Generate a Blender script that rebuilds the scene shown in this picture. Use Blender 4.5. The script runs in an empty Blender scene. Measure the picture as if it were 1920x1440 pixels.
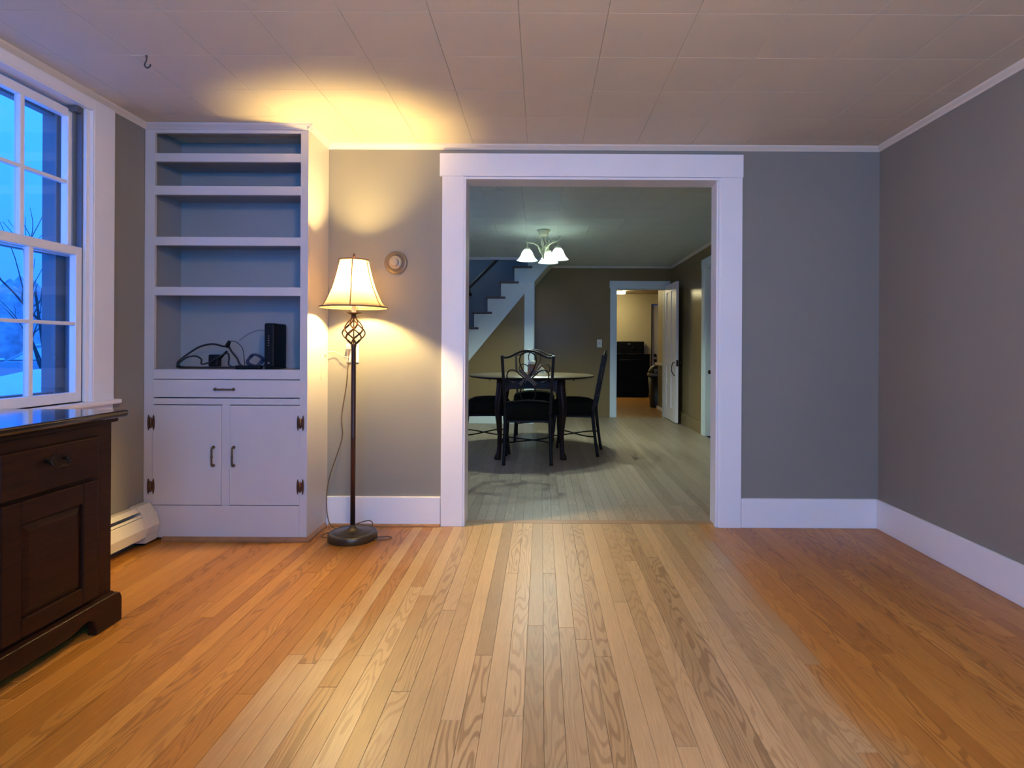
import bpy, bmesh, math, random
from mathutils import Vector, Matrix
random.seed(7)
SC = bpy.context.scene
COL = SC.collection
PI = math.pi
R = math.radians

# ------------------------------------------------------------------ camera
cam_d = bpy.data.cameras.new('camera'); cam = bpy.data.objects.new('camera', cam_d); COL.objects.link(cam)
cam_d.sensor_width = 36; cam_d.lens = 1100 / 1920 * 36
cam_d.shift_x = -(1015 - 960) / 1920; cam_d.shift_y = -(720 - 652) / 1920
cam_d.clip_start = .02; cam_d.clip_end = 300
cam.matrix_world = Matrix.Translation((0, 0, 1.05)) @ Matrix.Rotation(R(90), 4, 'X') @ Matrix.Rotation(R(.3), 4, 'Z')
SC.camera = cam
SC.view_settings.view_transform = 'Standard'; SC.view_settings.look = 'None'
SC.view_settings.exposure = 0.4; SC.view_settings.gamma = 1; SC.view_settings.use_curve_mapping = False

# ------------------------------------------------------------------ dusk sky
W = bpy.data.worlds.new('dusk_sky'); SC.world = W; W.use_nodes = True
nt = W.node_tree; nt.nodes.clear()
tc = nt.nodes.new('ShaderNodeTexCoord'); sx = nt.nodes.new('ShaderNodeSeparateXYZ')
rp = nt.nodes.new('ShaderNodeValToRGB'); bg = nt.nodes.new('ShaderNodeBackground'); wo = nt.nodes.new('ShaderNodeOutputWorld')
nt.links.new(tc.outputs['Generated'], sx.inputs[0]); nt.links.new(sx.outputs['Z'], rp.inputs[0])
rp.color_ramp.elements[0].position = 0.0; rp.color_ramp.elements[0].color = (.050, .30, 1.9, 1)
rp.color_ramp.elements[1].position = .35; rp.color_ramp.elements[1].color = (.060, .54, 2.3, 1)
nt.links.new(rp.outputs[0], bg.inputs[0]); bg.inputs[1].default_value = 1.05
nt.links.new(bg.outputs[0], wo.inputs[0])

# ------------------------------------------------------------------ added area lights: daylight at unseen windows, dining and landing fill
def area(name, loc, rot, sx_, sy_, power, color):
    d = bpy.data.lights.new(name, 'AREA'); d.shape = 'RECTANGLE'; d.size = sx_; d.size_y = sy_
    d.energy = power; d.color = color
    o = bpy.data.objects.new(name, d); COL.objects.link(o); o.location = loc; o.rotation_euler = rot
    return o
LAMP_L = 1750.0         # bulb of the floor lamp
CHAND_L = 1150.0        # bulbs of the chandelier
KITCHEN_L = 17.0
FILL_L = 105.0          # unseen globe added above the viewpoint as warm fill
#        # fluorescent bar in the kitchen
area('daylight_rear_window', (0.15, -1.3, 1.45), (R(90), 0, 0), 1.9, 1.35, 80, (.08, .44, 1.0))
area('daylight_left_window', (-2.5, .45, 1.45), (R(90), 0, R(-90)), .9, 1.35, 10, (.42, .60, 1.0))
area('added_dining_fill', (-2.7, 5.2, 1.45), (R(90), 0, R(-90)), .9, 1.35, 5, (.55, .75, 1.0))  # unseen fill light added at the hidden dining room opening
area('added_landing_fill', (-1.9, 8.5, 4.4), (0, R(-20), 0), .8, .5, 16, (.55, .80, 1.0))  # unseen bluish fill added high over the stairs, no window built

# ------------------------------------------------------------------ helpers
def tag(o, label=None, cat=None, group=None, kind=None):
    if label: o['label'] = label
    if cat: o['category'] = cat
    if group: o['group'] = group
    if kind: o['kind'] = kind
    return o

def empty(name, loc=(0, 0, 0), rz=0, **k):
    o = bpy.data.objects.new(name, None); COL.objects.link(o)
    o.location = loc; o.rotation_euler = (0, 0, rz); o.empty_display_size = .1
    return tag(o, **k)

def org(p):
    v = Vector((0, 0, 0))
    while p is not None:
        v += Vector(p.location); p = p.parent
    return v

class G:
    """collects shapes (in world or local coordinates) for ONE mesh"""
    def __init__(s): s.v = []; s.f = []; s.sm = []
    def add(s, vs, fs, smooth=False):
        n = len(s.v); s.v += [tuple(p) for p in vs]; s.f += [tuple(i + n for i in f) for f in fs]; s.sm += [smooth] * len(fs)
        return s
    def box(s, x0, x1, y0, y1, z0, z1):
        x0, x1 = min(x0, x1), max(x0, x1); y0, y1 = min(y0, y1), max(y0, y1); z0, z1 = min(z0, z1), max(z0, z1)
        return s.add([(x0, y0, z0), (x1, y0, z0), (x1, y1, z0), (x0, y1, z0), (x0, y0, z1), (x1, y0, z1), (x1, y1, z1), (x0, y1, z1)],
                     [(0, 3, 2, 1), (4, 5, 6, 7), (0, 1, 5, 4), (1, 2, 6, 5), (2, 3, 7, 6), (3, 0, 4, 7)])
    def prism(s, pts, axis, a, b, smooth=False):
        """pts: 2-D outline; axis 'x': pts are (y,z); 'y': (x,z); 'z': (x,y)"""
        def m(p, t): return {'x': (t, p[0], p[1]), 'y': (p[0], t, p[1]), 'z': (p[0], p[1], t)}[axis]
        n = len(pts)
        ar = sum(pts[i][0] * pts[(i + 1) % n][1] - pts[(i + 1) % n][0] * pts[i][1] for i in range(n))
        if (ar < 0) ^ (axis == 'y'): pts = pts[::-1]
        a, b = min(a, b), max(a, b)
        vs = [m(p, a) for p in pts] + [m(p, b) for p in pts]
        s.add(vs, [tuple(range(n))[::-1], tuple(range(n, 2 * n))])
        k = len(s.v) - 2 * n
        for i in range(n):
            j = (i + 1) % n; s.f.append((k + i, k + j, k + n + j, k + n + i)); s.sm.append(smooth)
        return s
    def lathe(s, prof, c=(0, 0, 0), seg=24, axis='z', smooth=True, scale=(1, 1)):
        vs = []; fs = []
        for r, z in prof:
            for i in range(seg):
                a = 2 * PI * i / seg; x, y = r * math.cos(a) * scale[0], r * math.sin(a) * scale[1]
                p = {'z': (x, y, z), 'y': (x, -z, y), 'x': (z, x, y)}[axis]
                vs.append((p[0] + c[0], p[1] + c[1], p[2] + c[2]))
        m = len(prof)
        for k in range(m - 1):
            for i in range(seg):
                j = (i + 1) % seg; fs.append((k * seg + i, k * seg + j, (k + 1) * seg + j, (k + 1) * seg + i))
        s.add(vs, fs, smooth); n0 = len(s.v) - len(vs)
        if prof[0][0] > 1e-4: s.f.append(tuple(n0 + i for i in range(seg))[::-1]); s.sm.append(False)
        if prof[-1][0] > 1e-4: s.f.append(tuple(n0 + (m - 1) * seg + i for i in range(seg))); s.sm.append(False)
        return s
    def tube(s, pts, r, seg=8, closed=False, sq=None):
        P = [Vector(p) for p in pts]; n = len(P)
        rr = r if isinstance(r, (list, tuple)) else [r] * n
        vs = []; fs = []; up = None
        for i in range(n):
            t = (P[(i + 1) % n] - P[i - 1]) if closed else (P[min(i + 1, n - 1)] - P[max(i - 1, 0)])
            if t.length < 1e-9: t = Vector((0, 0, 1))
            t.normalize()
            if up is None: up = Vector((0, 0, 1)) if abs(t.z) < .9 else Vector((0, 1, 0))
            a = t.cross(up)
            if a.length < 1e-6: a = t.cross(Vector((1, 0, 0)))
            a.normalize(); b = a.cross(t); up = b
            for k in range(seg):
                q = 2 * PI * k / seg + (PI / 4 if seg == 4 else 0); vs.append(P[i] + (a * math.cos(q) + b * math.sin(q)) * rr[i])
        for i in range(n if closed else n - 1):
            j = (i + 1) % n
            for k in range(seg):
                l = (k + 1) % seg; fs.append((i * seg + k, i * seg + l, j * seg + l, j * seg + k))
        s.add(vs, fs, seg > 4)
        if not closed:
            n0 = len(s.v) - len(vs)
            s.f.append(tuple(n0 + k for k in range(seg))[::-1]); s.sm.append(False)
            s.f.append(tuple(n0 + (n - 1) * seg + k for k in range(seg))); s.sm.append(False)
        return s

def catmull(pts, k=6, closed=False):
    P = [Vector(p) for p in pts]; n = len(P); out = []
    rng = range(n) if closed else range(n - 1)
    for i in rng:
        g = (lambda q: P[q % n]) if closed else (lambda q: P[min(max(q, 0), n - 1)])
        a, b, c, d = g(i - 1), g(i), g(i + 1), g(i + 2)
        for t in range(k):
            u = t / k
            out.append(.5 * ((2 * b) + (c - a) * u + (2 * a - 5 * b + 4 * c - d) * u * u + (3 * b - a - 3 * c + d) * u ** 3))
    if not closed: out.append(P[-1])
    return out

def build(name, g, mat, parent=None, bevel=0, seg=2, world=True, sub=0, fix=True):
    o_ = org(parent) if (parent is not None and world) else Vector((0, 0, 0))
    me = bpy.data.meshes.new(name)
    me.from_pydata([(p[0] - o_.x, p[1] - o_.y, p[2] - o_.z) for p in g.v], [], g.f)
    me.polygons.foreach_set('use_smooth', g.sm)
    if fix:
        bm = bmesh.new(); bm.from_mesh(me); bmesh.ops.recalc_face_normals(bm, faces=bm.faces); bm.to_mesh(me); bm.free()
    me.materials.append(mat)
    o = bpy.data.objects.new(name, me); COL.objects.link(o)
    if parent is not None: o.parent = parent
    if bevel:
        b = o.modifiers.new('bevel', 'BEVEL'); b.width = bevel; b.segments = seg; b.limit_method = 'ANGLE'; b.angle_limit = R(40)
        b.harden_normals = False
    if sub:
        m = o.modifiers.new('sub', 'SUBSURF'); m.levels = sub; m.render_levels = sub
    return o

def bx(*a): return G().box(*a)

def struct(name, g, mat, label, cat, bevel=0, **k):
    return tag(build(name, g, mat, None, bevel, **k), label, cat, kind='structure')

def copy_tree(o, parent=None):
    c = o.copy(); COL.objects.link(c)
    if parent is not None: c.parent = parent
    for ch in list(o.children): copy_tree(ch, c)
    return c

# ------------------------------------------------------------------ materials
def mat(name, color, rough=.5, metal=0, spec=.5, noise=0, nscale=8, bump=0, bscale=60, stretch=(1, 1, 1), emit=None, es=0, coat=0):
    m = bpy.data.materials.new(name); m.use_nodes = True; n = m.node_tree.nodes; L = m.node_tree.links
    p = n['Principled BSDF']; p.inputs['Base Color'].default_value = (*color, 1); p.inputs['Roughness'].default_value = rough
    p.inputs['Metallic'].default_value = metal; p.inputs['Specular IOR Level'].default_value = spec
    if coat: p.inputs['Coat Weight'].default_value = coat; p.inputs['Coat Roughness'].default_value = .15
    if emit: p.inputs['Emission Color'].default_value = (*emit, 1); p.inputs['Emission Strength'].default_value = es
    if noise or bump:
        t = n.new('ShaderNodeTexCoord'); mp = n.new('ShaderNodeMapping'); mp.inputs['Scale'].default_value = stretch
        L.new(t.outputs['Object'], mp.inputs[0])
    if noise:
        a = n.new('ShaderNodeTexNoise'); a.inputs['Scale'].default_value = nscale; a.inputs['Detail'].default_value = 5
        L.new(mp.outputs[0], a.inputs['Vector'])
        r = n.new('ShaderNodeMapRange'); r.inputs['From Min'].default_value = .3; r.inputs['From Max'].default_value = .7
        r.inputs['To Min'].default_value = 1 - noise; r.inputs['To Max'].default_value = 1 + noise
        L.new(a.outputs['Fac'], r.inputs[0])
        mx = n.new('ShaderNodeVectorMath'); mx.operation = 'SCALE'; mx.inputs[0].default_value = color
        L.new(r.outputs[0], mx.inputs['Scale']); L.new(mx.outputs[0], p.inputs['Base Color'])
    if bump:
        a = n.new('ShaderNodeTexNoise'); a.inputs['Scale'].default_value = bscale; a.inputs['Detail'].default_value = 4
        L.new(mp.outputs[0], a.inputs['Vector'])
        b = n.new('ShaderNodeBump'); b.inputs['Strength'].default_value = bump; b.inputs['Distance'].default_value = .004
        L.new(a.outputs['Fac'], b.inputs['Height']); L.new(b.outputs[0], p.inputs['Normal'])
    return m

def wood_floor(name, tones, rough=.34, ring=.5, gscale=1.0, worn=None):
    """oak strips: own tone per strip (object random), cathedral rings from stretched noise contours, fine pores"""
    m = bpy.data.materials.new(name); m.use_nodes = True; n = m.node_tree.nodes; L = m.node_tree.links
    p = n['Principled BSDF']
    geo = n.new('ShaderNodeNewGeometry'); oi = n.new('ShaderNodeObjectInfo')
    off = n.new('ShaderNodeVectorMath'); off.operation = 'MULTIPLY_ADD'
    cmb = n.new('ShaderNodeCombineXYZ')
    for i, k in enumerate((173.0, 311.0, 97.0)):
        q = n.new('ShaderNodeMath'); q.operation = 'MULTIPLY'; q.inputs[1].default_value = k
        L.new(oi.outputs['Random'], q.inputs[0]); L.new(q.outputs[0], cmb.inputs[i])
    off.inputs[1].default_value = (10.0 * gscale, 1.25 * gscale, 1); L.new(geo.outputs['Position'], off.inputs[0]); L.new(cmb.outputs[0], off.inputs[2])
    nz = n.new('ShaderNodeTexNoise'); nz.inputs['Scale'].default_value = 1.0; nz.inputs['Detail'].default_value = 2.2; nz.inputs['Roughness'].default_value = .40
    L.new(off.outputs[0], nz.inputs['Vector'])
    k1 = n.new('ShaderNodeMath'); k1.operation = 'MULTIPLY'; k1.inputs[1].default_value = 120; L.new(nz.outputs['Fac'], k1.inputs[0])
    sn = n.new('ShaderNodeMath'); sn.operation = 'SINE'; L.new(k1.outputs[0], sn.inputs[0])
    rg = n.new('ShaderNodeMapRange'); rg.interpolation_type = 'SMOOTHSTEP'; rg.inputs['From Min'].default_value = .15; rg.inputs['From Max'].default_value = .85
    L.new(sn.outputs[0], rg.inputs[0])
    # each strip has its own strength of figure
    wn = n.new('ShaderNodeTexWhiteNoise'); wn.noise_dimensions = '1D'; L.new(oi.outputs['Random'], wn.inputs['W'])
    st = n.new('ShaderNodeMath'); st.operation = 'POWER'; st.inputs[1].default_value = 1.5; L.new(wn.outputs['Value'], st.inputs[0])
    rs = n.new('ShaderNodeMath'); rs.operation = 'MULTIPLY'; L.new(rg.outputs[0], rs.inputs[0]); L.new(st.outputs[0], rs.inputs[1])
    rs2 = n.new('ShaderNodeMath'); rs2.operation = 'MULTIPLY'; rs2.inputs[1].default_value = ring; L.new(rs.outputs[0], rs2.inputs[0])
    # pores
    pc = n.new('ShaderNodeVectorMath'); pc.operation = 'MULTIPLY_ADD'; pc.inputs[1].default_value = (260, 9, 1)
    L.new(geo.outputs['Position'], pc.inputs[0]); L.new(cmb.outputs[0], pc.inputs[2])
    pz = n.new('ShaderNodeTexNoise'); pz.inputs['Scale'].default_value = 1; pz.inputs['Detail'].default_value = 3; L.new(pc.outputs[0], pz.inputs['Vector'])
    pr_ = n.new('ShaderNodeMapRange'); pr_.inputs['From Min'].default_value = .35; pr_.inputs['From Max'].default_value = .7
    pr_.inputs['To Min'].default_value = .90; pr_.inputs['To Max'].default_value = 1.08; L.new(pz.outputs['Fac'], pr_.inputs[0])
    # large soft wear
    wz = n.new('ShaderNodeTexNoise'); wz.inputs['Scale'].default_value = 1.3; wz.inputs['Detail'].default_value = 3; L.new(geo.outputs['Position'], wz.inputs['Vector'])
    wr = n.new('ShaderNodeMapRange'); wr.inputs['From Min'].default_value = .3; wr.inputs['From Max'].default_value = .7
    wr.inputs['To Min'].default_value = .92; wr.inputs['To Max'].default_value = 1.07; L.new(wz.outputs['Fac'], wr.inputs[0])
    cr = n.new('ShaderNodeValToRGB'); cr.color_ramp.interpolation = 'LINEAR'
    cr.color_ramp.elements[0].color = (*tones[0], 1); cr.color_ramp.elements[1].color = (*tones[-1], 1)
    for i, t in enumerate(tones[1:-1]):
        e = cr.color_ramp.elements.new((i + 1) / (len(tones) - 1)); e.color = (*t, 1)
    L.new(oi.outputs['Random'], cr.inputs[0])
    base = cr.outputs[0]
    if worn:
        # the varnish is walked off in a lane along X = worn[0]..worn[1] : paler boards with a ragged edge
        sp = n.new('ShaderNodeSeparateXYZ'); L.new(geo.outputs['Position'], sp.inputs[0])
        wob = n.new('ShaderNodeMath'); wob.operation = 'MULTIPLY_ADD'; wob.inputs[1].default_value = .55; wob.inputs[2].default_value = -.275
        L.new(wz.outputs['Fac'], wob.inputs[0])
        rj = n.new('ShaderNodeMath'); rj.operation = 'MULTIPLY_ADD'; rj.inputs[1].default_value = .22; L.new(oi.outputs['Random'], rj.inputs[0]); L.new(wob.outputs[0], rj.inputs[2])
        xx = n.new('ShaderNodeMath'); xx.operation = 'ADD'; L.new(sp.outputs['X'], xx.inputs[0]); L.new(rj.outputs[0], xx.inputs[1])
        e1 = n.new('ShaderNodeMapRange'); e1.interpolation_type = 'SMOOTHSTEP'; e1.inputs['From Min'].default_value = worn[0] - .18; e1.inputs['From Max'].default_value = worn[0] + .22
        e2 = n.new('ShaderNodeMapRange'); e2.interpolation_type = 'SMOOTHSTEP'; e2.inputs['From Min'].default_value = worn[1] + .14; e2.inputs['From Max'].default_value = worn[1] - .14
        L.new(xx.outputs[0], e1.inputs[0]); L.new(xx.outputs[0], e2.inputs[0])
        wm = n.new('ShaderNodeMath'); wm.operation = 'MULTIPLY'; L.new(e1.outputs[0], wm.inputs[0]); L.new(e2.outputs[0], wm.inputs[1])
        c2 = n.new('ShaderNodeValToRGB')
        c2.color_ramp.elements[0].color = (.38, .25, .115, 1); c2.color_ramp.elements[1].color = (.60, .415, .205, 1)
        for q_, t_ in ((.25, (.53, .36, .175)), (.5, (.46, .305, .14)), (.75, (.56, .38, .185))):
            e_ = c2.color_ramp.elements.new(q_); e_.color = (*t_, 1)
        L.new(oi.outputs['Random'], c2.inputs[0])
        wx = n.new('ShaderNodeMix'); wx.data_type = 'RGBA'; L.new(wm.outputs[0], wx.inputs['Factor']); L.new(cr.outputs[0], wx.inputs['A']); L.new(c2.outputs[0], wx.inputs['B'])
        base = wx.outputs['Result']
    dk = n.new('ShaderNodeMix'); dk.data_type = 'RGBA'; dk.blend_type = 'MULTIPLY'; dk.inputs['B'].default_value = (.50, .42, .33, 1)
    L.new(rs2.outputs[0], dk.inputs['Factor']); L.new(base, dk.inputs['A'])
    s1 = n.new('ShaderNodeVectorMath'); s1.operation = 'SCALE'; L.new(dk.outputs['Result'], s1.inputs[0]); L.new(pr_.outputs[0], s1.inputs['Scale'])
    s2 = n.new('ShaderNodeVectorMath'); s2.operation = 'SCALE'; L.new(s1.outputs[0], s2.inputs[0]); L.new(wr.outputs[0], s2.inputs['Scale'])
    L.new(s2.outputs[0], p.inputs['Base Color'])
    rr = n.new('ShaderNodeMapRange'); rr.inputs['To Min'].default_value = rough - .06; rr.inputs['To Max'].default_value = rough + .14
    L.new(wz.outputs['Fac'], rr.inputs[0]); L.new(rr.outputs[0], p.inputs['Roughness'])
    bp = n.new('ShaderNodeBump'); bp.inputs['Strength'].default_value = .12; bp.inputs['Distance'].default_value = .002
    L.new(pz.outputs['Fac'], bp.inputs['Height']); L.new(bp.outputs[0], p.inputs['Normal'])
    return m

def translucent(name, color, tw=.5, tcol=None, rough=.5):
    m = bpy.data.materials.new(name); m.use_nodes = True; n = m.node_tree.nodes; L = m.node_tree.links
    p = n['Principled BSDF']; p.inputs['Base Color'].default_value = (*color, 1); p.inputs['Roughness'].default_value = rough
    t = n.new('ShaderNodeBsdfTranslucent'); t.inputs[0].default_value = (*(tcol or color), 1)
    mx = n.new('ShaderNodeMixShader'); mx.inputs[0].default_value = tw
    L.new(p.outputs[0], mx.inputs[1]); L.new(t.outputs[0], mx.inputs[2]); L.new(mx.outputs[0], n['Material Output'].inputs[0])
    return m

def pane_glass(name, tint=(.92, .96, 1), gloss=.06):
    m = bpy.data.materials.new(name); m.use_nodes = True; n = m.node_tree.nodes; L = m.node_tree.links
    n.remove(n['Principled BSDF'])
    t = n.new('ShaderNodeBsdfTransparent'); t.inputs[0].default_value = (*tint, 1)
    g = n.new('ShaderNodeBsdfGlossy'); g.inputs['Roughness'].default_value = .02
    mx = n.new('ShaderNodeMixShader'); mx.inputs[0].default_value = gloss
    L.new(t.outputs[0], mx.inputs[1]); L.new(g.outputs[0], mx.inputs[2]); L.new(mx.outputs[0], n['Material Output'].inputs[0])
    return m

def emitter(name, color, s):
    m = bpy.data.materials.new(name); m.use_nodes = True; n = m.node_tree.nodes; L = m.node_tree.links
    n.remove(n['Principled BSDF']); e = n.new('ShaderNodeEmission'); e.inputs[0].default_value = (*color, 1); e.inputs[1].default_value = s
    L.new(e.outputs[0], n['Material Output'].inputs[0]); return m

M = {}
M['wall'] = mat('grey_wall_paint', (.24, .226, .195), .55, noise=.02, nscale=2, bump=.05, bscale=180)
M['ceil'] = mat('ceiling_tile_paint', (.72, .62, .46), .6, noise=.02, nscale=3, bump=.05, bscale=120)
M['ceil_back'] = mat('ceiling_backing', (.40, .36, .31), .8)
M['white'] = mat('white_gloss_trim', (.86, .83, .84), .38, noise=.015, nscale=4)
M['crownpaint'] = mat('cream_crown_paint', (.74, .66, .56), .5)
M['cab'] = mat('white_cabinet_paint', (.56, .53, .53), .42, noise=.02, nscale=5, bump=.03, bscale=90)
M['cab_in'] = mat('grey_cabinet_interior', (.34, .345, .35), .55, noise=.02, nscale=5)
M['shoe'] = mat('natural_wood_moulding', (.30, .15, .065), .4, noise=.15, nscale=20, stretch=(1, 1, 1))
M['olive'] = mat('olive_brown_wall_paint', (.25, .176, .085), .2, spec=.05, noise=.03, nscale=2)
M['stairwall'] = mat('slate_blue_wall_paint', (.17, .21, .235), .6, noise=.03, nscale=2)
M['dceil'] = mat('dining_ceiling_paint', (.70, .77, .70), .5, noise=.03, nscale=3)
M['kwall'] = mat('cream_kitchen_wall_paint', (.62, .54, .34), .5, noise=.02, nscale=2)
M['kgreen'] = mat('grey_green_wainscot_paint', (.15, .15, .10), .5)
M['kceil'] = mat('kitchen_ceiling_paint', (.45, .38, .27), .6)
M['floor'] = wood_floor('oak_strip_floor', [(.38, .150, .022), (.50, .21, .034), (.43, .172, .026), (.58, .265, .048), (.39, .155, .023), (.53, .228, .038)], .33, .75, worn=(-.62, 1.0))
M['dfloor'] = wood_floor('oak_strip_floor_dining', [(.30, .23, .15), (.37, .29, .20), (.33, .255, .17), (.42, .33, .225)], .36, .45)
M['sill'] = mat('oak_threshold', (.34, .20, .095), .4, noise=.15, nscale=6, stretch=(1, 12, 1))
M['kfloor'] = mat('amber_kitchen_floorboards', (.40, .20, .055), .35, noise=.25, nscale=3, stretch=(9, .8, 1))
M['subfloor'] = mat('dark_subfloor', (.05, .03, .018), .9)
M['chest'] = mat('dark_walnut_stain', (.020, .0065, .003), .42, noise=.35, nscale=6, stretch=(14, 1.2, 14), bump=.04, bscale=80, spec=.15)
M['chest_top'] = mat('dark_walnut_top', (.022, .010, .006), .11, noise=.25, nscale=6, stretch=(14, 1.2, 14), coat=.4)
M['brass'] = mat('aged_brass', (.16, .11, .06), .38, .85)
M['copper'] = mat('aged_copper_hinge', (.15, .075, .045), .42, .7)
M['iron'] = mat('bronze_black_iron', (.012, .007, .005), .4, spec=.2)
M['lampiron'] = mat('dark_bronze_lamp_metal', (.075, .035, .025), .38, .6)
M['lampbase'] = mat('bronze_lamp_base', (.10, .085, .055), .33, .75)
M['shade'] = translucent('cream_silk_shade', (.78, .60, .40), .5, (.18, .12, .062))
M['shadetrim'] = mat('tan_shade_trim', (.22, .11, .05), .6)
M['bulb'] = emitter('warm_bulb_glow', (1.0, .71, .26), LAMP_L)
M['cbulb'] = emitter('cool_bulb_glow', (.80, 1.0, .90), CHAND_L)
M['fill_bulb'] = emitter('fill_glow', (1.0, .60, .17), FILL_L)
M['cglass'] = translucent('frosted_glass_shade', (.85, .88, .85), .78, (.95, 1, .97), .25)
M['ivory'] = mat('ivory_painted_metal', (.62, .60, .38), .4)
M['klight'] = emitter('kitchen_light_glow', (1.0, .86, .48), KITCHEN_L)
M['black'] = mat('black_appliance_enamel', (.005, .005, .005), .5, spec=.15)
M['plastic'] = mat('black_plastic', (.005, .005, .006), .5, spec=.2)
M['cable'] = mat('black_cable_rubber', (.012, .011, .012), .5)
M['bluecable'] = mat('navy_cable_jacket', (.02, .035, .085), .45)
M['whitewire'] = mat('white_cord', (.55, .48, .36), .5)
M['browncord'] = mat('brown_lamp_cord', (.12, .07, .035), .5)
M['ivoryplate'] = mat('ivory_plate', (.78, .74, .62), .4)
M['thermo'] = mat('beige_plastic', (.46, .37, .25), .25)
M['thermod'] = mat('tinted_plastic_plate', (.17, .13, .085), .18)
M['heater'] = mat('cream_enamel', (.70, .64, .53), .4)
M['slot'] = mat('heater_dark_interior', (.012, .008, .012), .6)
M['alu'] = mat('dull_aluminium_track', (.16, .17, .19), .45, .5)
M['storm'] = mat('storm_frame_paint', (.16, .19, .22), .5)
M['glass'] = pane_glass('window_glass')
M['fabric'] = mat('dark_olive_seat_fabric', (.010, .009, .005), .9, spec=.1, bump=.1, bscale=300)
M['strap'] = mat('brown_painted_strap', (.085, .065, .055), .35, .4)
M['tabletop'] = mat('light_oak_table_top', (.14, .10, .05), .4, noise=.2, nscale=5, stretch=(12, 1, 1))
M['tablewood'] = mat('mahogany_stain', (.024, .010, .007), .4, spec=.15, noise=.2, nscale=8)
M['tread'] = mat('dark_stained_tread', (.060, .035, .028), .4, noise=.15, nscale=8)
M['stairwhite'] = mat('white_stair_paint', (.70, .78, .76), .45)
M['jar'] = mat('brown_jar_contents', (.23, .10, .04), .3)
M['lidwhite'] = mat('cream_lid', (.65, .62, .48), .45)
M['paper'] = mat('cream_paper', (.75, .70, .52), .7)
M['towel'] = mat('grey_white_towel', (.45, .43, .38), .9)
M['rim'] = mat('grey_bin_rim', (.20, .20, .18), .45)
M['bindark'] = mat('black_bin_plastic', (.012, .012, .011), .4)
M['hook'] = mat('dull_steel_hook', (.10, .09, .085), .4, .7)
M['snow'] = mat('snow', (.82, .84, .88), .8, noise=.05, nscale=3)
M['bark'] = mat('dark_bark', (.05, .045, .05), .9)
M['carpaint'] = mat('silver_car_paint', (.35, .36, .40), .3, .3)
M['carglass'] = mat('sky_reflection_car_glass', (.75, .78, .82), .3)  # pale colour stands in for sky reflected in the car windows
M['tyre'] = mat('tyre_rubber', (.02, .02, .02), .8)
M['hedge'] = mat('hazy_frosted_foliage', (.42, .42, .48), .95, noise=.3, nscale=3)  # snow-dusted shrubs, with distance haze put into the pale colour
M['siding'] = mat('outer_wall_siding', (.5, .5, .5), .7)

# ------------------------------------------------------------------ dimensions
XL, XR, YB, YR, H = -2.136, 1.987, 3.455, -1.1, 2.24      # front room
OX0, OX1, OZ, YD = -.46, 1.052, 2.051, 3.575              # wide opening, dining side of its wall
DX0, DX1, YF, HD = -2.25, 1.98, 8.92, 2.292               # dining room
YS = 8.11                                                 # face of the staircase
WY0, WY1, WZ0, WZ1 = 1.93, 2.774, .785, 2.165             # window opening in the left wall

# ------------------------------------------------------------------ room shell
g = G()
for y0, y1, z0, z1 in ((YR - .1, -.0, 0, H), (-.0, .9, 0, WZ0), (-.0, .9, WZ1, H), (.9, WY0, 0, H), (WY0, WY1, 0, WZ0), (WY0, WY1, WZ1, H), (WY1, YB + .12, 0, H)):
    g.box(XL - .15, XL, y0, y1, z0, z1)
struct('wall_left', g, M['wall'], 'grey painted wall beside the tall window, behind the dark chest', 'wall')
g = G().box(XL - .15, OX0 - .001, YB, YD, 0, H + .1).box(OX1 + .001, 2.15, YB, YD, 0, H + .1).box(OX0 - .001, OX1 + .001, YB, YD, OZ, H + .1)
struct('wall_back', g, M['wall'], 'grey painted wall around the wide cased opening to the dining room', 'wall')
struct('wall_right', bx(XR, XR + .15, YR - .1, YB, 0, H), M['wall'], 'bare grey wall with a white baseboard along the bare floor', 'wall')
g = G().box(XL, -.85, YR - .1, YR, 0, H).box(1.15, XR, YR - .1, YR, 0, H).box(-.85, 1.15, YR - .1, YR, 0, .7).box(-.85, 1.15, YR - .1, YR, 2.15, H)
struct('wall_rear', g, M['wall'], 'grey wall behind the viewpoint with a wide window', 'wall')

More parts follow.
